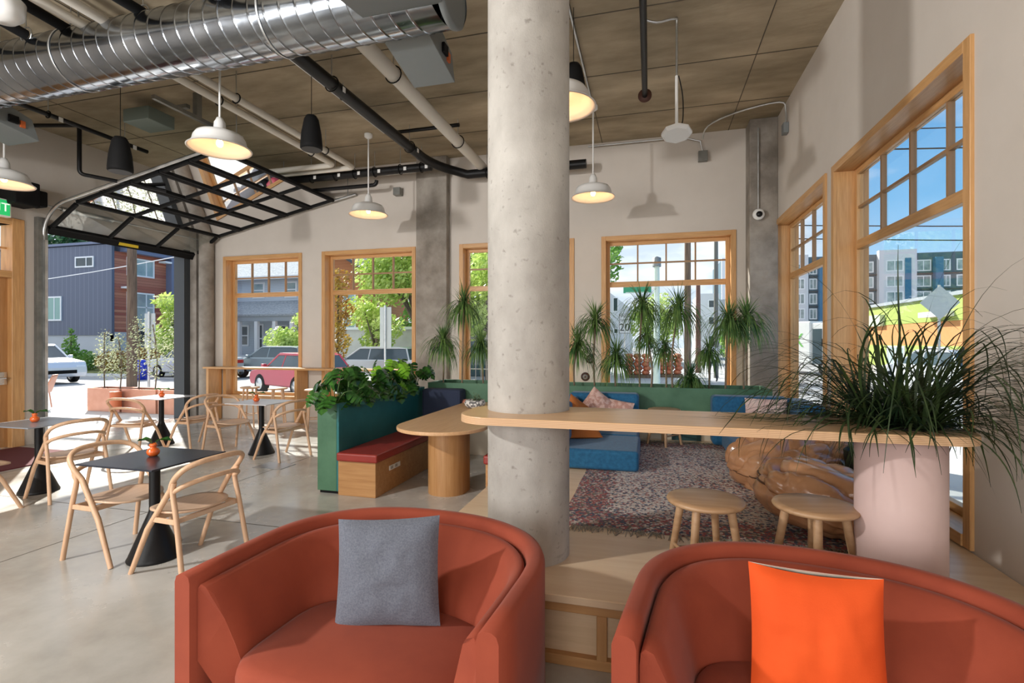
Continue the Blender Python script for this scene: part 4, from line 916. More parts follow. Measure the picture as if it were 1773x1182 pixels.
# bundled hoses top left
rnd = random.Random(4)
for k, (x0, y0, lb) in enumerate(((-4.58, 3.2, 'black hose bundle right of the white pipes, upper left'), (-5.5, 3.2, 'black hose bundle just left of the white pipes'), (-5.95, 3.1, 'black hose bundle at upper left, between two others'), (-6.5, 3.2, 'black hose bundle at upper left nearest the corner'))):
    t = thing('hose_bundle', lb, 'pipe', (0, 0, 0), group='black hose bundles')
    pts = [(x0+.02*sin(j*1.7), -1+(y0+1.2)*j/7+.3, 4.66+.03*sin(j*2.1+k)) for j in range(8)]
    MB().tube(smoothpath(pts, 4), .05, 10).build('hose', M_blackm, t)
    for j in range(2, 8):
        p = pts[j]; m = MB(); m.tube([(p[0]+.075*cos(a*pi/6), p[1], p[2]+.075*sin(a*pi/6)) for a in range(13)], .008, 5, False); m.tube([(p[0], p[1], p[2]+.07), (p[0], p[1], HC)], .005, 5, False); m.build('clamp', M_steel, t)
t = thing('ceiling_outlet_unit', 'pale rounded ceiling unit with dark socket, top left corner', 'ceiling unit', (-5.35, 3.05, 4.42))
m = MB(); m.smooth = True; m.lathe([(0, -.08), (.10, -.07), (.15, -.02), (.16, .10), (.10, .16), (0, .17)], n=28); m.build('housing', M_white, t); MB().box(-.05, .05, -.15, -.135, -.03, .06).build('socket', M_frame, t); MB().tube([(0, 0, .16), (0, 0, .54)], .02, 8).build('stem', M_steel, t)
# speakers
def make_speaker(label, loc, cable):
    t = thing('pendant_speaker', label, 'speaker', loc, group='black pendant speakers')
    m = MB(); m.smooth = True; m.lathe([(0, 0), (.118, 0), (.128, .012), (.128, .05), (.115, .20), (.085, .36), (.06, .405), (0, .41)], n=28); m.build('speaker_body', M_blackm, t)
    m = MB(); m.lathe([(0, -.003), (.115, -.003)], n=28); m.build('grille', mat('speaker_grille', (.03, .03, .032), .6), t)
    m = MB(); m.tube([(0, 0, .40), (0, 0, cable)], .004, 6); m.build('cable', M_black, t)
    return t
make_speaker('black cone speaker hanging between left two pendants', (-3.95, 5.30, 3.92), HC-3.92)
make_speaker('black cone speaker hanging before the garage door glass', (-6.03, 4.58, 3.60), HC-3.60)
make_speaker('black cone speaker peeking out right of the column', (-.74, 5.1, 3.98), HC-3.98)
t = thing('flash_housing', 'added black housing around flash lamp behind the camera, left', 'lamp', (-5.2, -.3, 3.6))  # added housing and stem, only to give the unseen flash lamp a body
q = (Vector((.2, 7.5, 3.3))-Vector((-5.2, -.3, 3.6))).to_track_quat('Z', 'Y').to_matrix().to_4x4()
MB().lathe([(0, -.30), (.10, -.29), (.16, -.02), (.17, .03), (.165, .03), (.155, -.02), (0, -.03)], n=28, M=q).build('housing_head', M_blackm, t); MB().tube([(0, 0, .1), (0, 0, HC-3.6)], .012, 8).build('stem', M_blackm, t)
# wireless access point
t = thing('ceiling_access_point', 'white octagonal disc hanging on a conduit, upper right', 'access point', (.27, 5.55, 3.74))
m = MB(); m.lathe([(0, 0), (.13, 0), (.155, .015), (.155, .04), (.12, .055), (0, .055)], n=8, smooth=False, M=Matrix.Rotation(R(-14), 4, 'X')); m.build('disc', M_white, t)
MB().tube([(0, 0, .055), (0, 0, .62)], .016, 10).build('white_stem', M_white, t)
MB().tube(smoothpath([(0, 0, .6), (0, 0, 1.15), (-.02, -.05, 1.19), (-.2, -.1, 1.15), (-.32, -.1, 1.2)], 4), .012, 8).build('conduit', M_steel, t)
MB().tube(smoothpath([(.02, 0, .62), (.06, 0, .4), (.06, 0, .15), (.02, 0, .06)], 4), .006, 6).build('cable', M_black, t)
# security camera
t = thing('security_camera', 'white round camera on the concrete corner pier', 'camera', (1.57, 8.30, 3.5))
MB().lathe([(0, -.06), (.07, -.05), (.085, 0), (.07, .05), (0, .06)], n=24, M=Matrix.Rotation(pi/2, 4, 'X')).build('housing', M_white, t)
MB().lathe([(0, -.01), (.045, 0), (.04, .02), (0, .025)], (0, -.06, -.01), 20, M=Matrix.Rotation(pi/2, 4, 'X')).build('lens', M_black, t)
MB().tube([(0, .02, .06), (0, .02, 1.3)], .01, 6).build('conduit', M_steel, t)
for x, z, lb in ((-.98, .92+.38, 'small round dark vent cap on wall, upper of two'), (-1.06, .85+.15, 'small round dark vent cap on wall, lower of two')):
    t = thing('wall_vent_cap', lb, 'vent', (x, YB-.005, z), group='round wall vents')
    MB().lathe([(0, -.02), (.05, -.02), (.075, -.005), (.075, .005), (0, .005)], n=24, M=Matrix.Rotation(-pi/2, 4, 'X')).build('cover', mat('brown_iron', (.08, .04, .035), .5, .5), t)
    MB().lathe([(.02, .024), (.045, .024), (.045, .016), (.02, .016)], n=20, M=Matrix.Rotation(pi/2, 4, 'X')).build('ring', M_frame, t)
#EXTERIOR
# ================================================================ outside
G = -.12
M_road = mat('asphalt', (.34, .34, .35), .9, col2=(.44, .44, .44), scale=.6, detail=8)
M_walk = mat('sidewalk_concrete', (.56, .55, .53), .85, col2=(.66, .65, .62), scale=1.2)
M_lawn = mat('verge_grass', (.14, .19, .05), .95, col2=(.33, .31, .13), scale=1.5)
struct(MB().box(-90, 90, -30, 140, -.4, G-.02).build('ground', M_road))
m = MB(); m.prism([(XL-.26, -8), (XL-.26, YB+.36), (XR+.32, YB+.36), (XR+.32, -8), (5.2, -8), (5.2, 12.6), (-14.2, 12.6), (-14.2, -8)], G-.06, G+.03); struct(m.build('sidewalk', M_walk))
struct(MB().box(-70, -20, 18.6, 20.2, G-.06, G+.04).build('sidewalk', M_walk)); struct(MB().box(-20, -2, 26.5, 28.5, G-.06, G+.04).build('sidewalk', M_walk))
tag(MB().box(-70, -26, 20.2, 24.3, G-.05, G+.08).build('lawn_verge', M_lawn), 'strip of dry grass before the dark metal clad house', 'grass', kind='stuff')
tag(MB().box(-26, -9, 28.5, 33.9, G-.05, G+.10).build('lawn_verge', M_lawn), 'overgrown grass verge before the grey porch house', 'grass', kind='stuff')
for x, y, rz, lb in ((4.9, 16, 0, 'white road line seen through sofa side window, nearer'), (5.9, 21, 0, 'white road line seen through sofa side window, farther')):
    o = MB().box(-.9, .9, -.12, .12, 0, .01).build('road_marking', mat('road_paint', (.85, .85, .85), .7)); o.location = (x, y, G-.018); o.rotation_euler = (0, 0, R(-12)); tag(o, lb, 'road marking')
M_tealglass = mat('bluish_window', (.20, .30, .33), .15, col2=(.42, .52, .52), scale=.7); M_dkglass = mat('dark_window', (.05, .07, .08), .12)
M_trim = mat('white_trim', (.84, .86, .88), .6)
def win(par, M, x0, x1, z0, z1, fr=.07, bars=(), gl=None):
    """window on a facade: local x along it, z up, -y outwards"""
    f = MB(); f.box(x0, x1, -.06, .02, z0, z0+fr, M); f.box(x0, x1, -.06, .02, z1-fr, z1, M); f.box(x0, x0+fr, -.06, .02, z0+fr, z1-fr, M); f.box(x1-fr, x1, -.06, .02, z0+fr, z1-fr, M)
    for b in bars:
        if b[0] == 'v': x = x0+(x1-x0)*b[1]; f.box(x-fr*.35, x+fr*.35, -.05, .02, z0+fr, z1-fr, M)
        else: z = z0+(z1-z0)*b[1]; f.box(x0+fr, x1-fr, -.05, .02, z-fr*.35, z+fr*.35, M)
    fo = f.build('window', M_trim, par); MB().box(x0+fr, x1-fr, -.03, .0, z0+fr, z1-fr, M).build('pane', gl or M_tealglass, fo)
T = Matrix.Translation
# --- dark metal clad house
h = thing('metal_clad_house', 'dark blue grey standing seam house with red wood front', 'house', (0, 0, 0))
M_seam = lines('standing_seam', (.105, .125, .185), (.16, .185, .25), 'xy', 2.6, .12, .5)
M_cedar = lines('cedar_siding', (.34, .095, .065), (.12, .035, .025), 'z', 5.5, .08, .7, noise_amt=(.55, .24, .15))
M_fascia = mat('blue_fascia', (.16, .19, .29), .5)
MB().box(-47, -33.1, 24.32, 32, 2.0, 7.75).build('wall', M_seam, h); MB().box(-46.8, -33.3, 24.4, 32, G-.1, 2.0).build('foundation', mat('pale_stucco', (.52, .54, .58), .8), h)
MB().box(-33.1, -32.8, 24.5, 32, 1.6, 7.35).build('wood_front', M_cedar, h)
m = MB(); m.box(-33.1, -32.75, 24.32, 24.5, 2.0, 7.75); m.build('corner_panel', M_seam, h); MB().box(-33.1, -32.3, 24.9, 32, 7.35, 7.8).build('fascia', M_fascia, h); MB().box(-33.1, -32.3, 28.1, 28.5, .3, 7.35).build('fascia_post', M_fascia, h)
MB().box(-47.2, -32.2, 24.2, 32.1, 7.8, 7.95).build('roof', M_fascia, h)
MB().box(-33.3, -32.7, 24.5, 25.4, G-.1, 2.2).build('stucco_pier', MATS['pale_stucco'], h)
FM = T((0, 24.32, 0)); FR = T((-32.8, 0, 0)) @ Matrix.Rotation(pi/2, 4, 'Z')
win(h, FM, -35.8, -34.2, 6.35, 7.05, .09, [('v', .6)], M_dkglass); win(h, FM, -38.6, -37.0, 2.95, 4.55, .10, [('v', .6)], mat('green_window', (.25, .42, .37), .2))
win(h, FR, 25.3, 27.2, 5.9, 7.1, .10, [('v', .7)]); win(h, FR, 25.3, 27.2, 2.3, 4.85, .10, [('h', .62), ('v', .7)]); win(h, FR, 28.75, 30.2, 5.6, 7.0, .10, [('v', .5)])
for y, z in ((24.95, 5.02), (27.55, 7.02)): MB().box(-32.8, -32.2, y, y+.5, z, z+.12).build('awning_light', M_trim, h)
for k in range(6): MB().box(-31.4, -31.34, 26.0, 28.6, .1+k*.28, .22+k*.28).build('slatted_fence', mat('grey_slats', (.12, .12, .13), .7), h)
MB().box(-33.0, -32.74, 25.6, 28.0, 1.65, 2.5).build('balcony_rail', M_char, h)
# --- grey porch house
v = thing('porch_house', 'grey two storey house with white trimmed front porch', 'house', (0, 0, 0))
M_gside = lines('grey_lap_siding', (.58, .65, .72), (.36, .40, .46), 'z', 7, .14, .7); M_shing = mat('slate_shingle', (.24, .27, .30), .9, col2=(.45, .48, .51), scale=6, stretch=(1, 1, 3))
MB().box(-38, -25.2, 36, 45, .3, 7.0).build('wall', M_gside, v)
m = MB(); m.add([(-38.8, 35.2, 6.9), (-24.4, 35.2, 6.9), (-24.4, 46, 6.9), (-38.8, 46, 6.9), (-34, 40.5, 10.2), (-29, 40.5, 10.2)], [(3, 2, 1, 0), (0, 1, 5, 4), (1, 2, 5), (2, 3, 4, 5), (3, 0, 4)]); m.build('roof', M_shing, v)
m = MB(); m.box(-38.9, -24.3, 35.1, 35.3, 6.75, 7.0); m.build('eave', M_trim, v)
m = MB(); m.add([(-38.5, 33.5, 3.75), (-24.8, 33.5, 3.75), (-25.3, 36, 5.0), (-38, 36, 5.0), (-38.5, 33.5, 3.6), (-24.8, 33.5, 3.6), (-25.3, 36, 3.6), (-38, 36, 3.6)], [(0, 1, 2, 3), (7, 6, 5, 4), (0, 4, 5, 1), (1, 5, 6, 2), (3, 7, 4, 0)]); m.build('porch_roof', M_shing, v)
MB().box(-38.5, -24.8, 33.6, 33.8, 3.2, 3.6).build('porch_beam', mat('porch_beam_grey', (.34, .38, .42), .7), v); MB().box(-38.5, -24.8, 33.6, 36, .25, .45).build('porch_floor', M_trim, v); MB().box(-38.4, -24.9, 33.75, 36, G, .25).build('porch_skirt', mat('porch_skirt_grey', (.12, .12, .12), .8), v)
for x in (-34.6, -33.3, -31.9, -30.2, -28.5, -26.9, -25.1): MB().box(x-.14, x+.14, 33.62, 33.9, .45, 3.2).build('porch_column', M_trim, v)
for x0, x1 in ((-34.6, -32.0), (-28.5, -25.2)):
    m = MB(); m.box(x0, x1, 33.7, 33.78, 1.25, 1.35); x = x0+.2
    while x < x1-.1: m.box(x-.05, x+.05, 33.71, 33.77, .45, 1.25); x += .24
    m.build('balustrade', M_trim, v)
FV = T((0, 36, 0))
for x0, x1, z0, z1 in ((-32.6, -31.4, 5.25, 6.6), (-29.4, -28.2, 5.25, 6.6), (-27.2, -26.2, 5.25, 6.6), (-33.9, -33.0, 1.2, 3.0), (-32.3, -31.5, .6, 3.1), (-30.7, -29.2, .8, 3.0), (-28, -26.8, 1, 3)): win(v, FV, x0, x1, z0, z1, .14, [('h', .5)], M_dkglass if z0 < 4 else None)
# --- orange gabled house
o_ = thing('orange_house', 'burnt orange gabled house with dark roof behind the maple', 'house', (0, 0, 0))
M_or = lines('orange_siding', (.46, .17, .07), (.36, .12, .05), 'z', 5, .1, .7)
m = MB(); m.add([(-22.3, 30, G), (-17.6, 30, G), (-17.6, 30, 6.0), (-20.6, 30, 7.75), (-22.3, 30, 6.75), (-22.3, 35, G), (-17.6, 35, G), (-17.6, 35, 6.0), (-20.6, 35, 7.75), (-22.3, 35, 6.75)], [(0, 1, 2, 3, 4), (9, 8, 7, 6, 5), (1, 6, 7, 2), (5, 0, 4, 9), (2, 7, 8, 3), (3, 8, 9, 4)]); m.build('wall', M_or, o_)
for b in ((-16.9, 5.62), (-22.7, 6.55)):
    m = MB(); a = (-20.6, 7.78); vs = [(a[0], 29.2, a[1]), (b[0], 29.2, b[1]), (b[0], 35.5, b[1]), (a[0], 35.5, a[1])]; vs += [(x, y, z+.22) for x, y, z in vs]
    m.add(vs, [(0, 1, 2, 3), (7, 6, 5, 4), (0, 4, 5, 1), (1, 5, 6, 2), (2, 6, 7, 3), (3, 7, 4, 0)]); m.build('roof_slope', mat('dark_roof', (.07, .08, .10), .8), o_)
FO = T((0, 30, 0)); win(o_, FO, -19.9, -18.9, 2.2, 5.0, .1, [('h', .5)]); MB().box(-18.2, -18.0, 29.8, 30, 4.0, 4.5).build('wall_lamp', M_blackm, o_)
g_ = thing('white_garage', 'low white stucco garage behind parked silver car', 'garage', (0, 0, 0))
MB().box(-18.4, -13.0, 26.8, 29.8, G, 2.3).build('wall', M_walk, g_); MB().box(-18.6, -12.8, 26.6, 30, 2.3, 2.45).build('roof', M_trim, g_)
g_ = thing('dark_shed', 'dark teal shed at the right of silver parked car', 'shed', (0, 0, 0))
MB().box(-10.2, -4.4, 24, 28, G, 2.5).build('wall', mat('shed_teal', (.05, .09, .10), .7), g_); MB().box(-10.4, -4.2, 23.8, 28.2, 2.5, 2.65).build('roof', mat('dark_roof', (.07, .08, .10), .8), g_)
# --- white gabled house through the sofa window
w_ = thing('white_house', 'white gabled house seen left in the sofa window', 'house', (0, 0, 0))
m = MB(); m.add([(-9, 40, G), (-1.5, 40, G), (-1.5, 40, 4.2), (-4.0, 40, 6.2), (-9, 40, 6.2), (-9, 48, G), (-1.5, 48, G), (-1.5, 48, 4.2), (-4.0, 48, 6.2), (-9, 48, 6.2)], [(0, 1, 2, 3, 4), (9, 8, 7, 6, 5), (1, 6, 7, 2), (2, 7, 8, 3), (3, 8, 9, 4), (5, 0, 4, 9)]); m.build('wall', mat('white_siding', (.66, .68, .72), .7), w_)
FW = T((0, 40, 0)); win(w_, FW, -2.75, -2.35, 3.9, 5.0, .06, (), M_dkglass); win(w_, FW, -2.7, -2.35, 2.2, 2.6, .05, (), M_dkglass); win(w_, FW, -2.7, -2.35, .7, 1.1, .05, (), M_dkglass)
w_ = thing('white_building', 'narrow pale building far down the street in sofa window', 'building', (0, 0, 0))
MB().box(4.6, 6.4, 52, 60, G, 6.2).build('wall', mat('white_siding', (.66, .68, .72), .7), w_); FW = T((0, 52, 0))
for z in (1.4, 3.2, 4.8): win(w_, FW, 5.4, 6.0, z, z+.8, .08, (), M_dkglass)
MB().box(7.6, 13, 70, 80, G, 7).build('wall', mat('distant_grey', (.35, .38, .40), .8), w_)
# --- apartments and lime building on the right
ap = thing('apartment_block', 'five storey dark teal and white apartment block far off', 'building', (0, 0, 0))
MB().box(14, 66, 110.5, 125, G, 18.0).build('teal_wall', mat('teal_cladding', (.055, .115, .155), .6), ap); MB().box(41.3, 47.3, 109.4, 110.5, G, 18.6).build('white_bay', mat('white_siding', (.66, .68, .72), .7), ap)
MB().box(14, 29.6, 109.8, 110.5, G, 18.4).build('white_wall', mat('white_siding', (.66, .68, .72), .7), ap)
for x0, x1 in ((31.4, 32.8), (45.4, 46.4), (50.2, 51.4)): MB().box(x0, x1, 109.3, 110.5, 3, 17.0).build('blue_strip', mat('cobalt_cladding', (.03, .16, .30), .6), ap)
FA = T((0, 110.5, 0)); FA2 = T((0, 109.4, 0)); FA3 = T((0, 109.8, 0))
M_aptg = mat('apartment_glass', (.12, .20, .22), .2, col2=(.45, .53, .52), scale=.5)
for z in (14.6, 11.7, 8.8, 5.9, 3.0):
    for x0, x1, F_ in ((27.4, 29.0, FA3), (29.9, 31.3, FA), (38.6, 40.8, FA), (42.4, 45.2, FA2), (47.6, 50.0, FA), (51.6, 53.0, FA), (53.9, 56.2, FA), (34.0, 36.4, FA)):
        win(ap, F_, x0, x1, z, z+2.1, .2, [('v', .5)], M_aptg)
    MB().box(14, 66, 110.3, 110.5, z-.55, z-.35).build('floor_band', M_char, ap)
lm = thing('painted_shop', 'low shop building painted in lime and orange bands', 'building', (0, 0, 0))
M_lime = mat('lime_paint', (.34, .44, .10), .7); M_orp = mat('orange_paint', (.62, .26, .09), .7)
MB().box(16, 40, 24, 50, 2.75, 4.1).build('upper_band', M_lime, lm); MB().box(16.03, 40, 24.03, 50, 1.35, 2.75).build('middle_band', M_orp, lm); MB().box(16, 40, 24, 50, G, 1.35).build('lower_band', M_lime, lm)
MB().box(15.8, 40, 23.8, 50.2, 4.1, 4.3).build('parapet', mat('roof_grey', (.30, .34, .38), .7), lm)
MB().box(15.7, 16, 41.5, 45, 2.7, 3.5).build('blank_sign_panel', mat('pale_green_sign', (.50, .60, .45), .6), lm); MB().box(15.4, 16, 33, 35.5, 3.0, 3.3).build('awning', M_trim, lm)
FL = T((16, 0, 0)) @ Matrix.Rotation(-pi/2, 4, 'Z')
win(lm, FL, -41, -38.5, G+.1, 1.3, .1, [('v', .5)]); win(lm, FL, -36, -33.5, G+.1, 1.3, .1, [('v', .5)], M_dkglass); win(lm, FL, -31, -29, G+.1, 2.1, .1, [('v', .5)], M_dkglass)
MB().box(20, 21.4, 30, 31, 4.3, 4.9).build('roof_vent', M_steelg, lm); MB().box(23, 24, 33, 34, 4.3, 4.9).build('roof_vent', M_steelg, lm)
# --- poles, signs, wires
def pole(name, label, x, y, r, h, mt=M_pole, cat='pole', arms=()):
    t = thing(name, label, cat, (x, y, G-.02)); MB().tube([(0, 0, 0), (0, 0, h)], [r*1.1, r*.8], 14).build('shaft', mt, t)
    for z, w, ang in arms: MB().box(-w, w, -.06, .06, z-.06, z+.06, Matrix.Rotation(ang, 4, 'Z')).build('crossarm', mt, t)
    return t
pole('utility_pole', 'brown wooden utility pole across the street through garage opening', -18.4, 14.4, .155, 11, arms=((9.5, 1.2, 0),))
pole('utility_pole', 'thick wooden utility pole in the sofa window', 1.50, 22, .13, 11, arms=((8.6, 1.1, 0), (9.4, 1.1, 0)))
pole('utility_pole', 'thin grey utility pole right of the thick one', 3.06, 26, .10, 11, mat('grey_pole', (.16, .16, .15), .9), arms=((9.0, .9, 0),))
pole('utility_pole', 'short reddish pole between two utility poles', 2.60, 30, .14, 5.0, mat('red_brown_pole', (.18, .09, .07), .9))
t = pole('traffic_pole', 'pale green metal signal pole in the sofa window', .18, 14, .085, 3.8, mat('pale_green_metal', (.50, .62, .58), .5), 'traffic pole'); MB().lathe([(.11, 3.72), (.11, 3.95), (0, 4.0)], n=16).build('pole_cap', M_steelg, t)
t = thing('street_sign', 'green street name sign fixed to pale signal pole', 'sign', (-.32, 13.9, 3.0)); MB().box(-.36, .36, -.012, .012, -.11, .11).build('sign_blade', mat('street_green', (.01, .22, .12), .5), t); m = MB(); m.box(-.30, .30, -.016, -.012, -.10, -.09); m.box(-.30, .30, -.016, -.012, .09, .10); m.build('sign_border', M_trim, t); MB().box(.36, .44, -.02, .02, -.03, .03).build('bracket', M_steel, t)
t = thing('speed_limit_sign', 'white speed limit 20 sign on a post outside', 'sign', (-1.12, 24, 0)); MB().box(-.27, .27, -.01, .01, 1.95, 2.90).build('sign_plate', mat('sign_white', (.8, .8, .8), .6), t); MB().box(-.03, .03, .01, .05, G, 2.9).build('post', M_steel, t)
m = MB(); m.box(-.25, .25, -.014, -.01, 1.97, 1.99); m.box(-.25, .25, -.014, -.01, 2.86, 2.88); m.box(-.25, -.23, -.014, -.01, 1.99, 2.86); m.box(.23, .25, -.014, -.01, 1.99, 2.86); m.build('sign_border', mat('sign_ink', (.02, .02, .02), .6), t)
M_ink = mat('sign_ink', (.02, .02, .02), .6)
text('sign_lettering', 'SPEED', .165, (0, -.012, 2.76), (pi/2, 0, 0), M_ink, t); text('sign_lettering', 'LIMIT', .165, (0, -.012, 2.58), (pi/2, 0, 0), M_ink, t); text('sign_numerals', '20', .48, (0, -.012, 2.24), (pi/2, 0, 0), M_ink, t)
for x, y, z0, z1, w, lb in ((-14.62, 12.0, 1.40, 2.45, .20, 'back of a grey street sign through the garage opening'), (-7.80, 14.0, 1.40, 2.65, .19, 'back of a tall grey sign through second left window')):
    t = thing('sign_back', lb, 'sign', (x, y, 0)); MB().box(-w, w, -.01, .01, z0, z1).build('sign_plate', mat('sign_aluminium', (.50, .54, .54), .45, .3), t); MB().tube([(0, -.04, G), (0, -.04, z1+.05)], .035, 10).build('post', M_steel, t)
t = thing('warning_sign', 'back of a diamond road sign seen through near side window', 'sign', (7.9, 17.0, 0)); MB().box(-.34, .34, -.01, .01, -.34, .34, T((0, 0, 2.7)) @ Matrix.Rotation(pi/4, 4, 'Y')).build('sign_plate', MATS['sign_aluminium'], t); MB().tube([(0, .04, G), (0, .04, 3.2)], .035, 10).build('post', M_steel, t)
for k, (z, dz, lb) in enumerate(((11.0, .6, 'highest overhead wire in the side windows'), (9.6, .5, 'second highest overhead wire in side windows'), (8.9, .3, 'third overhead wire in the side windows'), (6.1, .05, 'fourth overhead wire, just below window rail'), (5.6, 0, 'lowest overhead wire in the side windows'))):
    pts = [(2.6+(40-2.6)*q/10, 21+5*q/10, z+dz*q/10-.5*sin(pi*q/10)) for q in range(11)]; tag(MB().tube(pts, .022 if k != 2 else .03, 5, False).build('overhead_wire', M_black), lb, 'wire', 'street wires')
for z, lb in ((6.9, 'upper pale wire across the metal clad house'), (4.6, 'lower pale wire across the metal clad house')):
    pts = [(-44+30*q/10, 19-4*q/10, z+.5*q/10-.5*sin(pi*q/10)) for q in range(11)]; tag(MB().tube(pts, .02, 5, False).build('overhead_wire', M_trim), lb, 'wire', 'street wires')
# --- cars (local: x length, front +x)
def car(label, x, y, rz, paint, L_=4.5, H=1.45, suv=False, name='parked_car'):
    t = thing(name, label, 'car', (x, y, G), rz)
    w = .88; hh = H; b0, b1 = .32, .62*H
    def side(pts, ww, nm, mt, inset=0, bev=.05, par=None, z_in=None):
        m = MB(); n = len(pts); vs = []
        for sg in (-1, 1):
            for px_, pz in pts:
                k_ = 1-(inset*max(0, (pz-b1))/(hh-b1) if inset else 0); vs.append((px_, sg*ww*k_, pz))
        m.add(vs, [tuple(range(n))[::-1], tuple(range(n, 2*n))]+[(i, (i+1) % n, n+(i+1) % n, n+i) for i in range(n)]); return m.build(nm, mt, par or t, bev, 3, fix=True)
    l = L_/2
    hood = b1-.02
    body = side([(-l, .40), (-l+.05, .28), (l-.08, .28), (l, .45), (l-.02, .66), (l-.12, hood-.08), (l*.45, b1+.04), (-l+.10, b1+.05), (-l+.0, b1-.15)], w, 'body', paint, 0, .07)
    gx = (-l*.90 if suv else -l*.80)
    side([(gx, b1), (l*.46, b1), (l*.14, hh-.07), (gx+.38 if not suv else gx+.22, hh-.07)], w*.93, 'cabin_glass', mat('car_glass', (.06, .09, .11), .08), .22, .03)
    m = MB(); side([(gx+.34 if not suv else gx+.16, hh-.09), (l*.17, hh-.09), (l*.10, hh-.01), (0, hh), (gx+.6, hh-.01)], w*.80, 'roof', paint, 0, .03)
    for sg in (-1, 1):
        m = MB()
        for xa, xb in ((l*.46, l*.14), (gx+.02, gx+(.22 if suv else .38))): m.tube([(xa, sg*w*.90, b1), (xb, sg*w*.74, hh-.06)], .035, 6)
        m.tube([(-.15, sg*w*.91, b1), (-.18, sg*w*.74, hh-.06)], .03, 6); m.build('pillars', paint, t)
        m = MB(); m.box(l*.38, l*.38+.16, sg*(w+.02)-.07, sg*(w+.02)+.07, b1+.02, b1+.15); m.build('mirror', paint, t, .03)
    for xx in (-l*.60, l*.60):
        for sg in (-1, 1):
            M_ = T((xx, sg*(w-.08), .32)) @ Matrix.Rotation(pi/2, 4, 'X')
            wh = MB().lathe([(0, -.1), (.30, -.1), (.325, -.08), (.325, .08), (.30, .1), (0, .1)], n=24, M=M_).build('wheel', M_blackm, t); MB().lathe([(0, -.115), (.19, -.11), (.20, -.1), (.20, .1), (.19, .11), (0, .115)], n=16, M=M_).build('wheel_hub', M_chrome, wh)
    for sg in (-1, 1):
        m = MB(); a, b = sorted((sg*w*.55, sg*w*.93)); m.box(l-.16, l-.03, a, b, .58, .74); m.build('headlight', mat('headlight', (.75, .8, .85), .1), t, .02); m = MB(); m.box(-l-.02, -l+.1, a, b, b1-.22, b1-.06); m.build('tail_light', mat('tail_light', (.5, .02, .02), .2), t, .02)
    MB().box(l-.1, l+.005, -.5, .5, .42, .56).build('grille', M_blackm, t, .01)
    return t
P_ = lambda n, c: mat(n, c, .25, .2, coat=.5)
car('white compact SUV nosing in from left of garage opening', -25.0, 15.3, R(-8), P_('white_car_paint', (.70, .74, .80)), 4.5, 1.62, True)
car('silver car beyond saplings at right of the garage opening', -20.9, 19.4, R(172), P_('silver_car_paint', (.55, .57, .58)), 4.5, 1.5)
car('grey blue hatchback parked across street, first left window', -17.6, 21.0, R(178), P_('bluegrey_car_paint', (.22, .28, .31)), 4.4, 1.5, True)
car('red sedan in the first left window, behind bar stools', -11.15, 14.5, R(158), P_('red_car_paint', (.50, .04, .08)), 3.7, 1.36)
car('silver wagon parked across the street, second left window', -11.4, 19.6, R(178), P_('silver_car_paint', (.55, .57, .58)), 4.6, 1.5, True)
car('white car outside near side window, behind grassy plant', 9.6, 20.5, R(100), P_('white_car_paint', (.70, .74, .80)), 4.4, 1.45)
# --- delivery truck
tr = thing('delivery_truck', 'white step van with green X through far side window', 'truck', (7.9, 30.6, G), R(-56))
M_van = mat('van_white', (.78, .80, .80), .4)
MB().box(-3.6, 1.5, -1.1, 1.1, .55, 2.75).build('cargo_box', M_van, tr, .06, 3)
m = MB(); m.prism([(1.5, -1.05), (2.2, -1.02), (2.2, 1.02), (1.5, 1.05)], .55, 2.65); m.build('cab', M_van, tr, .06, 3)
MB().box(2.2, 3.0, -.95, .95, .5, 1.35).build('hood', M_van, tr, .10, 3); MB().box(2.17, 2.23, -.85, .85, 1.45, 2.3).build('windshield', MATS['car_glass'], tr); MB().box(1.6, 2.1, -1.07, -1.0, .6, 2.35).build('side_door', MATS['car_glass'], tr)
MB().box(2.98, 3.04, -.5, .5, .75, 1.15).build('grille', M_steelg, tr); 
for xx in (2.3, -2.3):
    for sg in (-1, 1):
        M_ = T((xx, sg*.92, .42)) @ Matrix.Rotation(pi/2, 4, 'X'); wh = MB().lathe([(0, -.13), (.38, -.13), (.42, -.1), (.42, .1), (.38, .13), (0, .13)], n=24, M=M_).build('wheel', M_blackm, tr); MB().lathe([(0, -.15), (.2, -.14), (.2, .14), (0, .15)], n=16, M=M_).build('wheel_hub', M_steel, wh)
MB().box(2.3, 2.4, -1.3, -1.2, 1.5, 1.85).build('mirror', M_blackm, tr)
text('van_lettering', 'X', 1.0, (.75, -1.112, 1.75), (pi/2, 0, 0), mat('van_green', (.15, .55, .12), .5), tr)
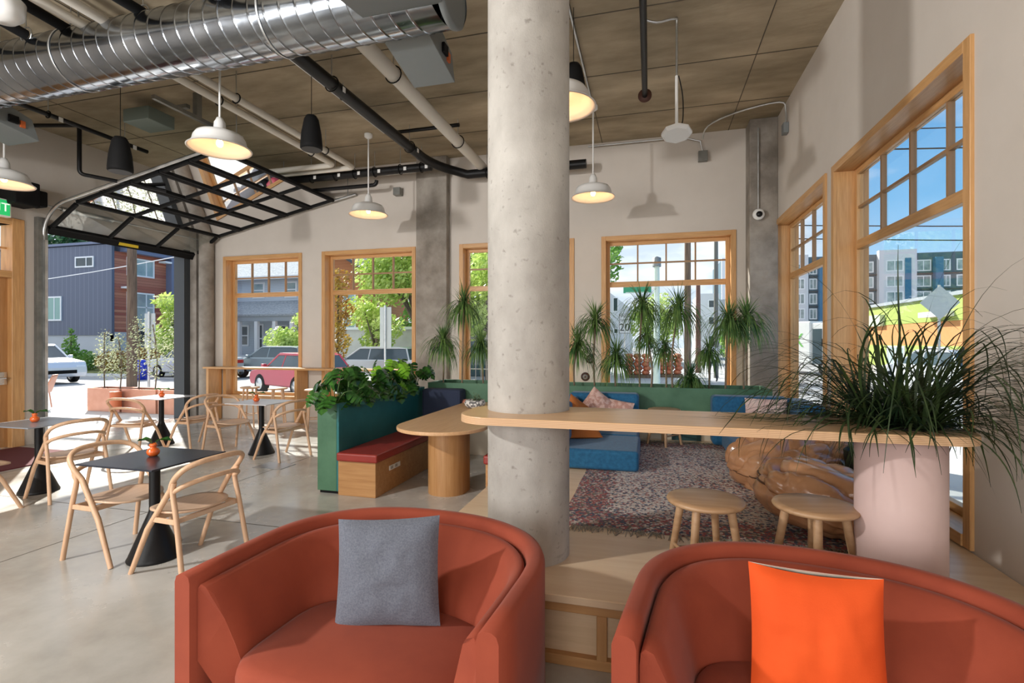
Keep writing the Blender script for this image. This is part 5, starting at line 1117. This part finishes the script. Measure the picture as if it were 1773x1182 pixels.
# --- trees
def leafcloud(mb, c, rx, ry, rz_, n, sz, rnd, shell=.5):
    mb.smooth = False
    for _ in range(n):
        while True:
            p = Vector((rnd.uniform(-1, 1), rnd.uniform(-1, 1), rnd.uniform(-1, 1)))
            if p.length <= 1 and p.length > shell*rnd.random(): break
        p = Vector((c[0]+p.x*rx, c[1]+p.y*ry, c[2]+p.z*rz_)); a = Vector((rnd.gauss(0, 1), rnd.gauss(0, 1), rnd.gauss(0, 1))).normalized(); b = a.orthogonal().normalized(); q = a.cross(b); s_ = sz*rnd.uniform(.6, 1.3)
        mb.add([p-b*s_, p-q*s_*.5, p+b*s_, p+q*s_*.5], [(0, 1, 2, 3)])
def tree(label, x, y, h, blobs, lm_, n, sz, tr_=.12, seed=0, name='tree', cat='tree', group=None):
    t = thing(name, label, cat, (x, y, G), 0, group); rnd = random.Random(seed)
    m = MB(); m.tube([(0, 0, 0), (.05, 0, h*.5), (0, .05, h*.85)], [tr_, tr_*.8, tr_*.3], 8)
    for bx, by, bz, r in blobs: m.tube([(0, 0, h*.35), (bx*.6, by*.6, bz-.3*r), (bx, by, bz)], [tr_*.5, tr_*.3, tr_*.1], 5, False)
    m.build('trunk', M_bark, t); m = MB()
    for bx, by, bz, r in blobs: leafcloud(m, (bx, by, bz), r, r, r*.8, int(n*r*r), sz, rnd)
    m.build('foliage', lm_, t); return t
rnd = random.Random(31)
def blobs(n, w, z0, z1, r0, r1): return [(rnd.uniform(-w, w), rnd.uniform(-w, w), rnd.uniform(z0, z1), rnd.uniform(r0, r1)) for _ in range(n)]
tree('bright maple filling upper right of second left window', -11.3, 23.6, 6.5, blobs(15, 1.6, 3.4, 8.0, .9, 1.5), LF_tree1, 420, .13, .15, 1)
tree('pale green low maple behind the silver wagon', -13.6, 23.4, 3.4, blobs(9, 1.1, 1.5, 3.6, .6, .9), LF_tree1, 560, .11, .1, 2)
tree('broad green tree behind sign in second left window', -12.2, 31.5, 7, blobs(16, 2.6, 1.6, 8.6, 1.1, 1.8), LF_tree2, 330, .16, .18, 3)
tree('green street tree in window left of round column', -6.6, 20.5, 6.2, blobs(13, 1.7, 2.6, 7.0, .8, 1.4), LF_tree1, 430, .12, .14, 4)
tree('dense green tree behind round column window', -4.6, 27.5, 7, blobs(12, 2.4, 2.6, 7.8, 1.1, 1.7), LF_tree2, 300, .16, .18, 5)
tree('light green shrub tree in the first left window', -20.3, 25.4, 3.0, blobs(8, 1.0, 1.1, 3.3, .6, .95), LF_tree1, 560, .11, .08, 6)
tree('slim autumn tinged tree at left of second left window', -11.8, 17.4, 4.5, [(rnd.uniform(-.25, .25), rnd.uniform(-.3, .3), .9+k*.42, .42) for k in range(9)], LF_aut, 1300, .07, .05, 7)
tree('tall dark tree above roof of the metal clad house', -51, 36, 10, blobs(10, 3.0, 7.6, 11.2, 1.6, 2.4), LF_tree3, 160, .25, .3, 8)
tree('yellow green tree beside the charcoal garage post', -24.6, 21.6, 4.0, blobs(9, .4, 1.4, 4.4, .4, .65), LF_tree1, 500, .12, .08, 9)
tree('small young evergreen against the white foundation wall', -30.1, 20.2, 2.6, [(0, 0, .6+k*.42, .62-k*.11) for k in range(5)], LF_tree2, 900, .09, .05, 10)
tree('sunlit tree far behind pale signal pole', .4, 44, 4, blobs(7, 1.2, 2.2, 5.0, .9, 1.4), LF_tree1, 220, .16, .15, 11)
tree('distant green tree low on the street horizon', 6.4, 46, 3, blobs(6, 1.4, .9, 2.4, .8, 1.2), LF_tree2, 220, .16, .12, 12)
for x, y, r, mt_, lb in ((-31.3, 21.6, 1.1, LF_tree2, 'low green bush at the foot of the young evergreen'), (-29.0, 21.7, 1.1, LF_aut, 'rust orange bush left of utility pole'), (-27.3, 22.1, 1.3, LF_aut, 'rust orange ornamental grass clump right of utility pole'), (-28.9, 33.0, .9, LF_aut, 'dry brown bush under the porch railing'), (-26.4, 32.6, .8, LF_tree2, 'green bush at the right of the porch')):
    t = thing('bush', lb, 'bush', (x, y, G)); m = MB(); leafcloud(m, (0, 0, r*.5), r, r*.7, r*.62, 1500, .08, rnd); m.build('foliage', mt_, t); MB().tube([(0, 0, 0), (0, 0, r*.6)], .05, 6).build('stem', M_bark, t)
# --- copper planters with saplings, outdoor seats
for k, (x0, x1) in enumerate(((-13.25, -12.22), (-12.16, -11.12), (-11.06, -10.02))):
    wh = ('left', 'middle', 'right')[k]
    t = thing('copper_planter', 'copper box planter outside the garage opening, %s of three' % wh, 'planter', ((x0+x1)/2, 9.5, G+.03), 0, 'copper planters outside'); hw = (x1-x0)/2
    m = MB(); m.box(-hw, hw, -.24, -.215, 0, .56); m.box(-hw, hw, .215, .24, 0, .56); m.box(-hw, -hw+.025, -.215, .215, 0, .56); m.box(hw-.025, hw, -.215, .215, 0, .56); m.build('box', M_copper, t, .004, 1)
    MB().box(-hw+.025, hw-.025, -.215, .215, .02, .50).build('soil_bed', M_soil, t)
    for q, sx in enumerate((-.28, .22)):
        s_ = thing('sapling', 'thin leafy sapling in the %s copper planter, its %s stem' % (wh, ('left', 'right')[q]), 'sapling', ((x0+x1)/2+sx, 9.5, G+.53), 0, 'saplings in copper planters'); hh = rnd.uniform(1.3, 1.9)
        pts = smoothpath([(0, 0, 0), (rnd.uniform(-.06, .06), .02, hh*.5), (rnd.uniform(-.1, .1), 0, hh)], 5); m = MB(); m.tube(pts, .014, 6)
        for _ in range(9):
            a = rnd.uniform(0, 2*pi); zz = rnd.uniform(.2, 1)*hh; m.tube([(0, 0, zz*.9), (.22*cos(a), .15*sin(a), zz+.08)], .005, 4, False)
        m.build('stem', M_bark, s_)
        m = MB(); leafcloud(m, (0, 0, hh*.62), .30, .2, hh*.46, 420, .028, rnd, 0); m.build('foliage', leafmat('olive_leaves', (.30, .36, .20), (.55, .58, .36), 6) if 'olive_leaves' not in MATS else MATS['olive_leaves'], s_)
def patio(label, x, y, rz, mt_):
    t = thing('patio_chair', label, 'chair', (x, y, G+.03), rz)
    m = MB(); m.smooth = True
    for dz in (0,): m.grid(lambda u, v: Vector(((u-.5)*.46*(1-.25*v*v), .22+.22*v*.7, .40+.45*v)), 8, 8); 
    o = m.build('backrest', mt_, t); o.modifiers.new('s', 'SOLIDIFY').thickness = .02
    MB().box(-.24, .24, -.24, .24, .40, .425).build('seat', mt_, t, .01)
    for sx in (-.2, .2):
        for sy in (-.2, .2): MB().tube([(sx, sy, .40), (sx*1.15, sy*1.2, 0)], .014, 6).build('leg', mt_, t)
    return t
patio('sage green patio chair behind the right copper planter', -10.6, 9.95, R(200), mat('sage_plastic', (.16, .26, .21), .5))
patio('copper coloured patio chair at left of the garage opening', -14.9, 9.2, R(-50), M_copper)
tag(MB().tube([(-12.15, 9.12, .0), (-12.15, 9.12, .10), (-12.15, 9.12, .42)], .12, 16).build('copper_drum', mat('orange_copper', (.60, .16, .06), .4)), 'small round orange drum before the copper planters', 'drum')
tag(MB().lathe([(0, G-.02), (.22, G-.02), (.24, .5), (.26, .55), (.2, .75), (0, .8)], (-22.3, 17.9, 0), 20).build('blue_bin', mat('royal_blue', (.02, .05, .55), .4)), 'bright blue bin across the street through garage opening', 'bin')
# --- iron gate left of the column
t = thing('iron_gate', 'tall thin iron gate outside window left of column', 'gate', (-4.7, 12.6, G))
for k in range(13): MB().tube([(-.9+k*.15, 0, 0), (-.9+k*.15, 0, 1.9)], .012, 6).build('bar', M_frame, t)
for z in (.15, 1.0, 1.8): MB().tube([(-.9, 0, z), (.9, 0, z)], .016, 6).build('rail', M_frame, t)
# --- pallets of mesh sacks
for k, (x, y, lb) in enumerate(((-.55, 25.4, 'pallet of orange red sacks, left of pale signal pole'), (.95, 26.2, 'pallet of orange red sacks, right of pale signal pole'))):
    t = thing('sack_pallet', lb, 'pallet', (x, y, G-.02)); MB().box(-.6, .6, -.5, .5, 0, .14).build('pallet_base', M_pole, t)
    for r_ in range(5):
        for c_ in range(3):
            s_ = MB(); s_.smooth = True; s_.lathe([(0, -.12), (.14, -.10), (.19, 0), (.14, .10), (0, .12)], (0, 0, 0), 12, sx=1.05, sy=2.4)
            o = s_.build('sack', mat('orange_mesh_sack', (.52, .12, .06), .7, col2=(.65, .25, .12), scale=12)); o.location = (x-.39+.39*c_+(.03 if r_ % 2 else -.03), y, G+.22+.2*r_)
            tag(o, '%s sack on the %s pallet, row %s from ground' % (('left', 'middle', 'right')[c_], ('left', 'right')[k], ('one', 'two', 'three', 'four', 'five')[r_]), 'sack', 'mesh sacks on pallets')
# --- person walking away
def person(x, y, rz):
    t = thing('person', 'person in white top and dark trousers walking down the street', 'person', (x, y, G-.02), rz)
    me = bpy.data.meshes.new('body')
    J = {'pel': (0, 0, .95, .13, .10), 'sp': (0, 0, 1.15, .13, .095), 'ch': (0, .01, 1.35, .16, .10), 'nk': (0, .01, 1.50, .05, .05), 'hd': (0, .02, 1.58, .075, .085), 'tp': (0, .02, 1.70, .07, .08),
         'lh': (-.10, 0, .90, .09, .09), 'lk': (-.10, .14, .50, .06, .06), 'la': (-.10, .10, .09, .04, .04), 'lt': (-.10, .26, .04, .035, .03), 'rh': (.10, 0, .90, .09, .09), 'rk': (.10, -.02, .50, .06, .06), 'ra': (.10, -.28, .13, .04, .04), 'rt': (.10, -.16, .04, .035, .03),
         'ls': (-.19, .01, 1.42, .055, .055), 'le': (-.24, -.08, 1.15, .04, .04), 'lw': (-.24, .02, .92, .028, .028), 'rs': (.19, .01, 1.42, .055, .055), 're': (.24, .08, 1.16, .04, .04), 'rw': (.24, .22, .98, .028, .028)}
    E_ = ['pel sp', 'sp ch', 'ch nk', 'nk hd', 'hd tp', 'pel lh', 'lh lk', 'lk la', 'la lt', 'pel rh', 'rh rk', 'rk ra', 'ra rt', 'ch ls', 'ls le', 'le lw', 'ch rs', 'rs re', 're rw']
    for sd, sg in (('l', -1), ('r', 1)):
        w = J[sd+'w']
        for f_, (dx, dy, ln) in enumerate(((-.022, .02, .08), (-.008, .022, .09), (.008, .02, .085), (.022, .015, .07), (-.03*1, -.02, .05))):
            J['%sf%d' % (sd, f_)] = (w[0]+dx*sg, w[1]+dy, w[2]-.07-ln*.6, .009, .009); E_.append('%sw %sf%d' % (sd, sd, f_))
    ks = list(J); me.from_pydata([J[k][:3] for k in ks], [[ks.index(a) for a in e.split()] for e in E_], []); o = bpy.data.objects.new('body', me); COL.objects.link(o); o.parent = t
    o.modifiers.new('skin', 'SKIN'); 
    b = bmesh.new(); b.from_mesh(me); ly = b.verts.layers.skin.verify()
    for i_, vv in enumerate(b.verts): vv[ly].radius = J[ks[i_]][3:5]; vv[ly].use_root = (i_ == 0)
    b.to_mesh(me); b.free(); o.modifiers.new('sub', 'SUBSURF').render_levels = 1
    me.materials.append(mat('dark_clothes', (.03, .03, .04), .8))
    m = MB(); m.smooth = True; m.lathe([(.14, .88), (.165, .95), (.17, 1.15), (.19, 1.35), (.17, 1.44), (.07, 1.51), (.05, 1.50)], n=20, sy=.72); m.build('white_top', mat('white_shirt', (.78, .78, .78), .8), t)
    for sg in (-1, 1): MB().tube([(sg*.17, .01, 1.44), (sg*.235, -.06*-sg*-1, 1.22)], [.072, .06], 10).build('sleeve', MATS['white_shirt'], t)
    m = MB(); m.smooth = True; m.lathe([(0, 1.56), (.08, 1.58), (.092, 1.66), (.08, 1.73), (.04, 1.765), (0, 1.77)], (0, .0, 0), 16); m.build('hair', mat('dark_hair', (.03, .02, .015), .7), t)
person(2.62, 23.4, R(10))
